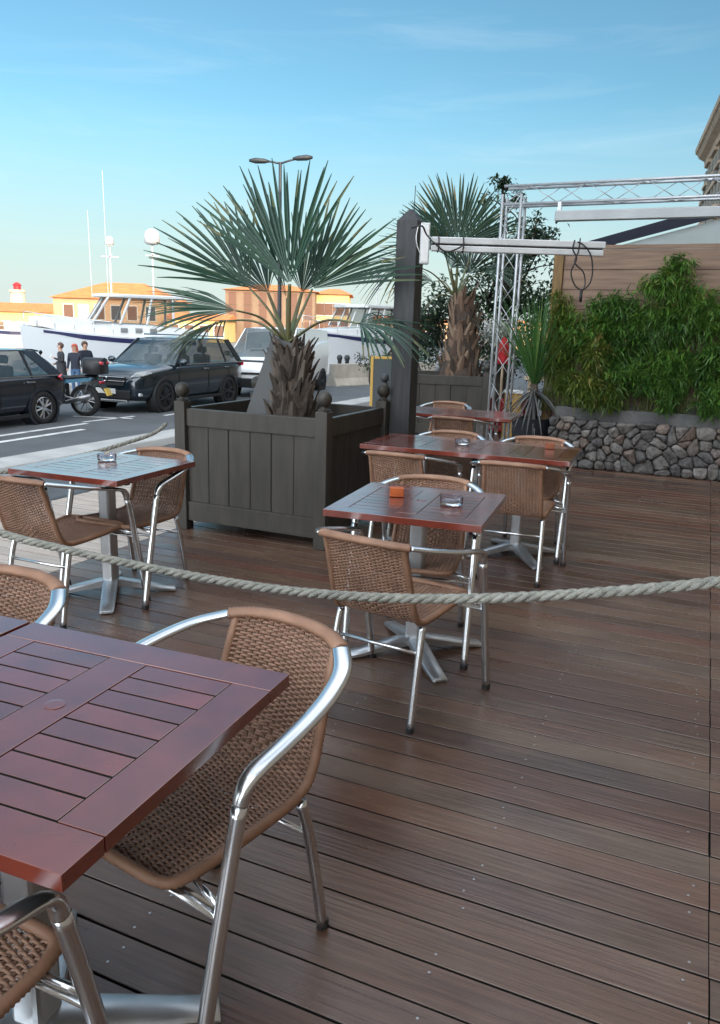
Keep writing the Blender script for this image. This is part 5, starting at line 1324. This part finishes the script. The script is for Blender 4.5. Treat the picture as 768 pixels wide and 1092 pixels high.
Y1 = yacht('white motor yacht with a navy stripe and raked wheelhouse windows, moored behind the cars', (yc.x, yc.y, wz), yrot, 8.0, 3.2, yz(360)-.0, [(-4.2, 1.2, yz(362), yz(352)), (-1.6, 1.25, yz(362), yz(346)), (.4, 1.2, yz(362), yz(345)), (1.4, 1.05, yz(360), yz(342)), (2.8, .7, yz(352), yz(340)), (3.6, .3, yz(348), yz(342))],
    (-2.6, 1.0, 1.12, yz(345), yz(318), .75, 3), MT['yacht_glass'], [(.0, yz(318), yz(262), .20, .55), (-1.9, yz(318), yz(258), .36, .45)], [(-.35, yz(352)), (-1.0, yz(352)), (-1.65, yz(352))])
mb = MB()
for x, h_ in ((.2, yz(185)), (.9, yz(228))): mb.tube([(x, .5, yz(318)), (x+.03, .5, h_)], .012, 5)
mb.build('antenna', MT['cabin'], Y1)
Yd2 = 40.0; yc2 = at(392, 365, Yd2)
yz2 = lambda py: za(py, 380, Yd2)-wz
yacht('second white yacht with hull windows, seen between the palm and the black post', (yc2.x, yc2.y, wz), yrot+R(25), 10.0, 3.4, yz2(362), [(-4.2, 1.4, yz2(364), yz2(352)), (-1.0, 1.5, yz2(364), yz2(350)), (1.6, 1.3, yz2(364), yz2(350)), (3.0, .7, yz2(360), yz2(352)), (3.6, .3, yz2(358), yz2(353))],
    (-3.2, 1.6, 1.2, yz2(348), yz2(329), .5, 4), MT['yacht_glass'], [(-.6, yz2(329), yz2(296), .22, .4)], [(-2.2, yz2(365)), (-1.2, yz2(365)), (.0, yz2(365))])
# low workboat left of the yacht
yc3 = at(12, 368, 44)
t = thing('small_boat', 'low pale boat with a dark stripe at the far left, behind the hatchback', 'boat', (yc3.x, yc3.y, wz), yrot)
hz_ = at(12, 352, 44).z-wz
MB().loft([[V((x, -w, h_)), V((x, -w*.8, -.2)), V((x, w*.8, -.2)), V((x, w, h_))] for x, w, h_ in ((-2.6, 1.0, hz_), (0, 1.1, hz_), (1.8, .8, hz_+.1), (2.8, .1, hz_+.25))]).build('hull', MT['hull'], t, recalc=True)
for s in (1, -1): MB().loft([[V((x, s*(w+.01), h_-.05)), V((x, s*(w+.01), h_-.22)), V((x, s*(w-.06), h_-.22)), V((x, s*(w-.06), h_-.05))] for x, w, h_ in ((-2.6, 1.0, hz_), (0, 1.1, hz_), (1.8, .8, hz_+.1))]).build('hull_stripe', MT['navy'], t, recalc=True)
MB().box(-1.6, .3, -.6, .6, hz_+.0, hz_+.45).build('cabin', MT['cabin'], t, bevel=.06)

# ------------------------------------------------------------------ street lamp
lp = at(299, 173, 30); lh = lp.z-(-.45)
t = thing('street_lamp', 'tall grey two-armed street lamp rising behind the nearer palm', 'street lamp', (lp.x, lp.y, -.45), YAW)
MB().lathe([(.14, 0), (.14, .5), (.085, .55), (.055, lh)], n=14).build('pole', MT['lamp_metal'], t, smooth=True, autosmooth=40)
for s, ex, ez in ((-1, .88, .02), (1, .98, .18)):
    a_ = MB().tube([(0, 0, lh-.05), (s*.3, 0, lh+ez*.3), (s*ex*.65, 0, lh+ez*.8)], .035, 8).build('arm', MT['lamp_metal'], t, smooth=True)
    MB().loft([[V((s*(ex*.45+u*.72), w*c_, lh+ez*(.7+.35*u)+zz)) for c_, zz in ((-1, 0), (-.6, .06*k), (.6, .06*k), (1, 0), (.6, -.05*k), (-.6, -.05*k))] for u, w, k in ((0, .04, .6), (.25, .13, 1.3), (.7, .15, 1.5), (1., .07, .7))]).build('lamp_head', MT['lamp_metal'], t, recalc=True, smooth=True)

# ------------------------------------------------------------------ distant harbour houses
FD = 112.
def fz(px, py, d=FD): return at(px, py, d).z
def house(label, px0, px1, py_eave, py_ridge, d, dep, wallm, wins, roof='hip', shut=None, rz=0., framem=None):
    c = at((px0+px1)/2, 345, d); w = (px1-px0)*d/(FPX*1.0265)*.985; g = -.8; zx = (px0+px1)/2
    t = thing('harbour_house', label, 'house', (c.x, c.y, g), YAW+rz)
    he = fz(zx, py_eave, d)-g; hr = fz(zx, py_ridge, d)-g
    MB().box(-w/2, w/2, 0, dep, 0, he).build('wall', wallm, t)
    o_ = .5
    ins = min(w*.32, dep/2) if roof == 'hip' else 0
    if roof == 'hip':
        mb = MB(); mb.add([(-w/2-o_, -o_, he+.01), (w/2+o_, -o_, he+.01), (w/2+o_, dep+o_, he+.01), (-w/2-o_, dep+o_, he+.01), (-w/2+ins, dep/2, hr), (w/2-ins, dep/2, hr)], [(0, 1, 5, 4), (1, 2, 5), (2, 3, 4, 5), (3, 0, 4), (0, 3, 2, 1)])
    elif roof == 'slope':
        mb = MB(); mb.prism([(-w/2-o_, -o_, he+.01), (-w/2-o_, dep*.5, hr), (-w/2-o_, dep+o_, he+.01)], (w+2*o_, 0, 0))
    else:
        mb = MB(); mb.box(-w/2-.2, w/2+.2, -.2, dep+.2, he+.005, he+.35)
    mb.build('roof', MT['tile_roof'] if roof != 'flat' else wallm, t, recalc=True)
    for (fx, fy, ww, hh, mm) in wins:
        x = -w/2+w*fx; z = he*fy
        fo_ = MB(); fo_.box(x-ww/2-.12, x+ww/2+.12, -.06, -.002, z-hh/2-.12, z+hh/2+.12)
        wo = fo_.build('window', framem or MT['pale_win'], t)
        MB().box(x-ww/2, x+ww/2, -.09, -.062, z-hh/2, z+hh/2).build('pane', MT[mm], wo)
    return t
def grid(nx, rows, ww, hh, mm, x0=.08, x1=.92): return [(x0+(x1-x0)*i/(nx-1), r_, ww, hh, mm) for i in range(nx) for r_ in rows]
house('peach harbour house with an orange hipped roof behind the big yacht', 57, 182, 319, 299, 112, 13, MT['peach_wall'], [(.13, .66, 1.3, 1.9, 'shutter'), (.26, .64, 1.3, 2.1, 'pale_win'), (.40, .66, 1.3, 1.9, 'shutter'), (.54, .66, 1.3, 1.9, 'dark_win'), (.68, .66, 1.3, 1.9, 'shutter'), (.84, .66, 1.3, 1.9, 'dark_win')])
house('low yellow house with an orange roof at the far left', -60, 62, 332, 321.5, 132, 12, MT['yellow_wall'], grid(7, (.30,), 1.4, 1.7, 'shutter', .06, .80), roof='slope')
house('low pale yellow house in front, at the left edge', 8, 66, 350, 346, 100, 8, MT['yellow_wall'], [(.3, .5, 1.2, 1.4, 'pale_win'), (.7, .5, 1.2, 1.4, 'pale_win')], roof='flat')
house('ochre house with brown shutters at the very left edge', -45, 7, 346, 342, 96, 8, MT['ochre_wall'], grid(5, (.45,), 1.1, 1.5, 'shutter', .1, .9), roof='flat')
house('low bright yellow house seen below the left palm leaves', 178, 240, 341, 334, 108, 9, MT['yellow_wall'], grid(4, (.5,), 1.2, 1.5, 'shutter', .12, .9), roof='slope')
house('tall ochre house with brown shutters behind the nearer palm', 240, 336, 310, 301, 118, 14, MT['ochre_wall'], grid(6, (.30, .58, .84), 1.1, 1.8, 'shutter', .08, .93), framem=MT['ochre_wall'])
house('yellow house right of the nearer palm, above the second yacht', 337, 372, 314, 306, 122, 12, MT['yellow_wall'], grid(4, (.35, .7), 1.2, 1.7, 'shutter', .12, .88))
house('pale low warehouse behind the black post and farther palm', 400, 640, 345, 340, 125, 14, MT['peach_wall'], grid(9, (.5,), 1.6, 1.6, 'dark_win', .06, .95), roof='slope')
# lighthouse
lp = at(20, 330, 175); zt_ = at(20, 301, 175).z; g = -.8
t = thing('lighthouse', 'small white lighthouse with a red lantern above the left roofs', 'lighthouse', (lp.x, lp.y, g))
H_ = zt_-g
MB().lathe([(1.9, 0), (1.45, H_-2.2), (1.75, H_-2.1), (1.75, H_-1.6)], n=20).build('tower', mat('lighthouse_stone', (.60, .50, .34), .8), t, smooth=True, autosmooth=30)
MB().lathe([(.75, H_-1.59), (.75, H_-.7), (1.0, H_-.65), (.5, H_-.15), (.1, H_)], n=16).build('lantern', MT['red'], t, smooth=True, autosmooth=30)

# ------------------------------------------------------------------ the row of old houses that shades the terrace
cor = at(743, 155, 48); q_ = cam_f+cam_r*((768-384)/FPX)-cam_u*((97-546)/FPX); q_ = V((0, 0, HC))+q_*((cor.z-HC)/q_.z)
rowl = thing('stone_townhouse', 'old ornate stone town house rising at the right edge above the marquee', 'building', (cor.x, cor.y, ROAD))
fd = V((q_.x-cor.x, q_.y-cor.y, 0)).normalized(); ang = math.atan2(fd.y, fd.x)      # facade runs back along the terrace
rowl.rotation_euler = (0, 0, ang); rowl.location = rowl.location+V((-fd.y, fd.x, 0))*.76
Lr, Hr, Dr = 100., cor.z-ROAD-.15, 13.
MB().box(0, Lr, 0, Dr, 0, Hr).build('wall', MT['facade'], rowl)
mb = MB()
pr = [(-.02, Hr-1.0), (-.16, Hr-.9), (-.20, Hr-.62), (-.50, Hr-.45), (-.62, Hr-.25), (-.72, Hr-.20), (-.76, Hr+.02), (-.02, Hr+.12)]
mb.loft([[(x, y, z) for y, z in pr] for x in (-.7, Lr)]); mb.loft([[(-y_*-1 if False else y_, y2, z_) for y_, z_ in pr] for y2 in (-.0, Dr)]); mb.build('cornice', MT['cornice'], rowl, recalc=True)
mb = MB(); mb.box(-.25, Lr, -.25, -.002, Hr-3.1, Hr-2.85); mb.box(-.18, Lr, -.18, -.002, 6.2, 6.45); mb.build('string_course', MT['cornice'], rowl, bevel=.03)
mb = MB(); mb.prism([(.5, 1.2, Hr+.10), (.5, Dr/2, Hr+1.2), (.5, Dr, Hr+.10)], (Lr-1, 0, 0)); mb.build('roof', MT['tile_roof'], rowl, recalc=True)
for k in range(10):
    x = 1.7+2.9*k
    for z_, h_ in ((Hr-2.1, 1.3), (8.8, 2.3), (4.0, 2.2)):
        w_ = MB(); w_.box(x-.75, x+.75, -.12, -.003, z_-h_/2-.18, z_+h_/2+.2); w_.box(x-.9, x+.9, -.28, -.003, z_+h_/2+.202, z_+h_/2+.36)
        wo = w_.build('window', MT['cornice'], rowl, bevel=.02)
        MB().box(x-.5, x+.5, -.135, -.1205, z_-h_/2, z_+h_/2).build('pane', MT['dark_win'], wo)
        for s in (1, -1):
            MB().box(x+s*.78-.26, x+s*.78+.26, -.19, -.1205, z_-h_/2, z_+h_/2).build('shutter', MT['shutter_g'], wo, bevel=.01)
    if k % 2 == 0:
        MB().box(x-1.1, x+1.1, -.85, -.003, 7.28, 7.42).build('balcony', MT['cornice'], rowl, bevel=.02)

# ------------------------------------------------------------------ world, sun, camera
SUN_EL, sd_ = R(15.5), V((.80, -.60, 0)).normalized()
w = bpy.data.worlds.new('World'); scn.world = w; w.use_nodes = True
nt = w.node_tree; bg = nt.nodes['Background']
SKY_TINT = (.57, .86, .89, 1); FILL_CLOUD = (34, 35.5, 37, 1)
sky = nt.nodes.new('ShaderNodeTexSky'); sky.sky_type = 'NISHITA'; sky.sun_disc = False; sky.sun_elevation = SUN_EL; sky.sun_rotation = math.atan2(sd_.x, sd_.y)
sky.air_density = 1.0; sky.dust_density = .3; sky.ozone_density = 1.2; sky.altitude = 0
N = nt.nodes.new
geo = N('ShaderNodeTexCoord')
dotn = N('ShaderNodeVectorMath'); dotn.operation = 'DOT_PRODUCT'; L(nt, geo.outputs['Generated'], dotn.inputs[0]); dotn.inputs[1].default_value = tuple(-F2)
sep = N('ShaderNodeSeparateXYZ'); L(nt, geo.outputs['Generated'], sep.inputs[0])
def rng_(src, a, b, lo=0., hi=1.):
    m = N('ShaderNodeMapRange'); m.interpolation_type = 'SMOOTHSTEP'
    for k_, v_ in (('From Min', a), ('From Max', b), ('To Min', lo), ('To Max', hi)): m.inputs[k_].default_value = v_
    L(nt, src, m.inputs['Value']); return m.outputs['Result']
# made-up cloud as fill light, unseen overhead and behind the camera; thin wisps elsewhere
ov = rng_(sep.outputs['Z'], .42, .78, 0., .30); bh = rng_(dotn.outputs['Value'], .10, .60)
mxm = N('ShaderNodeMath'); mxm.operation = 'MAXIMUM'; L(nt, ov, mxm.inputs[0]); L(nt, bh, mxm.inputs[1])
cn = N('ShaderNodeTexNoise'); cn.inputs['Scale'].default_value = 2.2; cn.inputs['Detail'].default_value = 7
mpc = N('ShaderNodeMapping'); mpc.inputs['Scale'].default_value = (1, 1, 3.2); L(nt, geo.outputs['Generated'], mpc.inputs['Vector']); L(nt, mpc.outputs[0], cn.inputs['Vector'])
cl = rng_(cn.outputs['Fac'], .30, .62)
cm = N('ShaderNodeMath'); cm.operation = 'MULTIPLY'; L(nt, mxm.outputs[0], cm.inputs[0]); L(nt, cl, cm.inputs[1])
ws = N('ShaderNodeTexNoise'); ws.inputs['Scale'].default_value = 3.0; ws.inputs['Detail'].default_value = 8; ws.inputs['Roughness'].default_value = .6; ws.inputs['Distortion'].default_value = .6
mpw = N('ShaderNodeMapping'); mpw.inputs['Scale'].default_value = (1, 1, 9); L(nt, geo.outputs['Generated'], mpw.inputs['Vector']); L(nt, mpw.outputs[0], ws.inputs['Vector'])
wisp = rng_(ws.outputs['Fac'], .48, .78, 0, .15)
tint = N('ShaderNodeMix'); tint.data_type = 'RGBA'; tint.blend_type = 'MULTIPLY'; tint.inputs[0].default_value = 1; L(nt, sky.outputs['Color'], tint.inputs[6]); tint.inputs[7].default_value = SKY_TINT
hz_f = rng_(sep.outputs['Z'], -.02, .24, .62, 1.0)
hm = N('ShaderNodeVectorMath'); hm.operation = 'SCALE'; L(nt, tint.outputs[2], hm.inputs[0]); L(nt, hz_f, hm.inputs['Scale'])
hb_ = rng_(sep.outputs['Z'], -.02, .27, .95, 0.)
hx_ = N('ShaderNodeMix'); hx_.data_type = 'RGBA'; L(nt, hb_, hx_.inputs[0]); L(nt, hm.outputs[0], hx_.inputs[6]); hx_.inputs[7].default_value = (3.95, 4.45, 4.40, 1)
wm = N('ShaderNodeMix'); wm.data_type = 'RGBA'; L(nt, wisp, wm.inputs[0]); L(nt, hx_.outputs[2], wm.inputs[6]); wm.inputs[7].default_value = (5.2, 6.0, 6.3, 1)
cx_ = N('ShaderNodeMix'); cx_.data_type = 'RGBA'; L(nt, cm.outputs[0], cx_.inputs[0]); L(nt, wm.outputs[2], cx_.inputs[6]); cx_.inputs[7].default_value = FILL_CLOUD
L(nt, cx_.outputs[2], bg.inputs['Color']); bg.inputs['Strength'].default_value = .10
sun = bpy.data.lights.new('Sun', 'SUN'); sun.energy = 2.9; sun.angle = R(.5); sun.color = (1, .80, .56)
so = bpy.data.objects.new('Sun', sun); col.objects.link(so)
dr_ = V((-sd_.x*math.cos(SUN_EL), -sd_.y*math.cos(SUN_EL), -math.sin(SUN_EL))); so.rotation_euler = dr_.to_track_quat('-Z', 'Y').to_euler()
scn.view_settings.view_transform = 'Standard'; scn.view_settings.look = 'None'; scn.view_settings.gamma = 1; scn.view_settings.exposure = .94
scn.view_settings.use_curve_mapping = False
cd = bpy.data.cameras.new('Camera'); co = bpy.data.objects.new('Camera', cd); col.objects.link(co); scn.camera = co
cd.sensor_fit = 'VERTICAL'; cd.sensor_height = 24.; cd.lens = FPX/1092*24.; cd.clip_start = .02; cd.clip_end = 5000
mw = Matrix((cam_r, cam_u, -cam_f)).transposed().to_4x4(); mw.translation = V((0, 0, HC)); co.matrix_world = mw
scn.cycles.max_bounces = 7; scn.cycles.transparent_max_bounces = 6; scn.cycles.use_denoising = True
try: scn.cycles.denoiser = 'OPENIMAGEDENOISE'
except Exception: pass
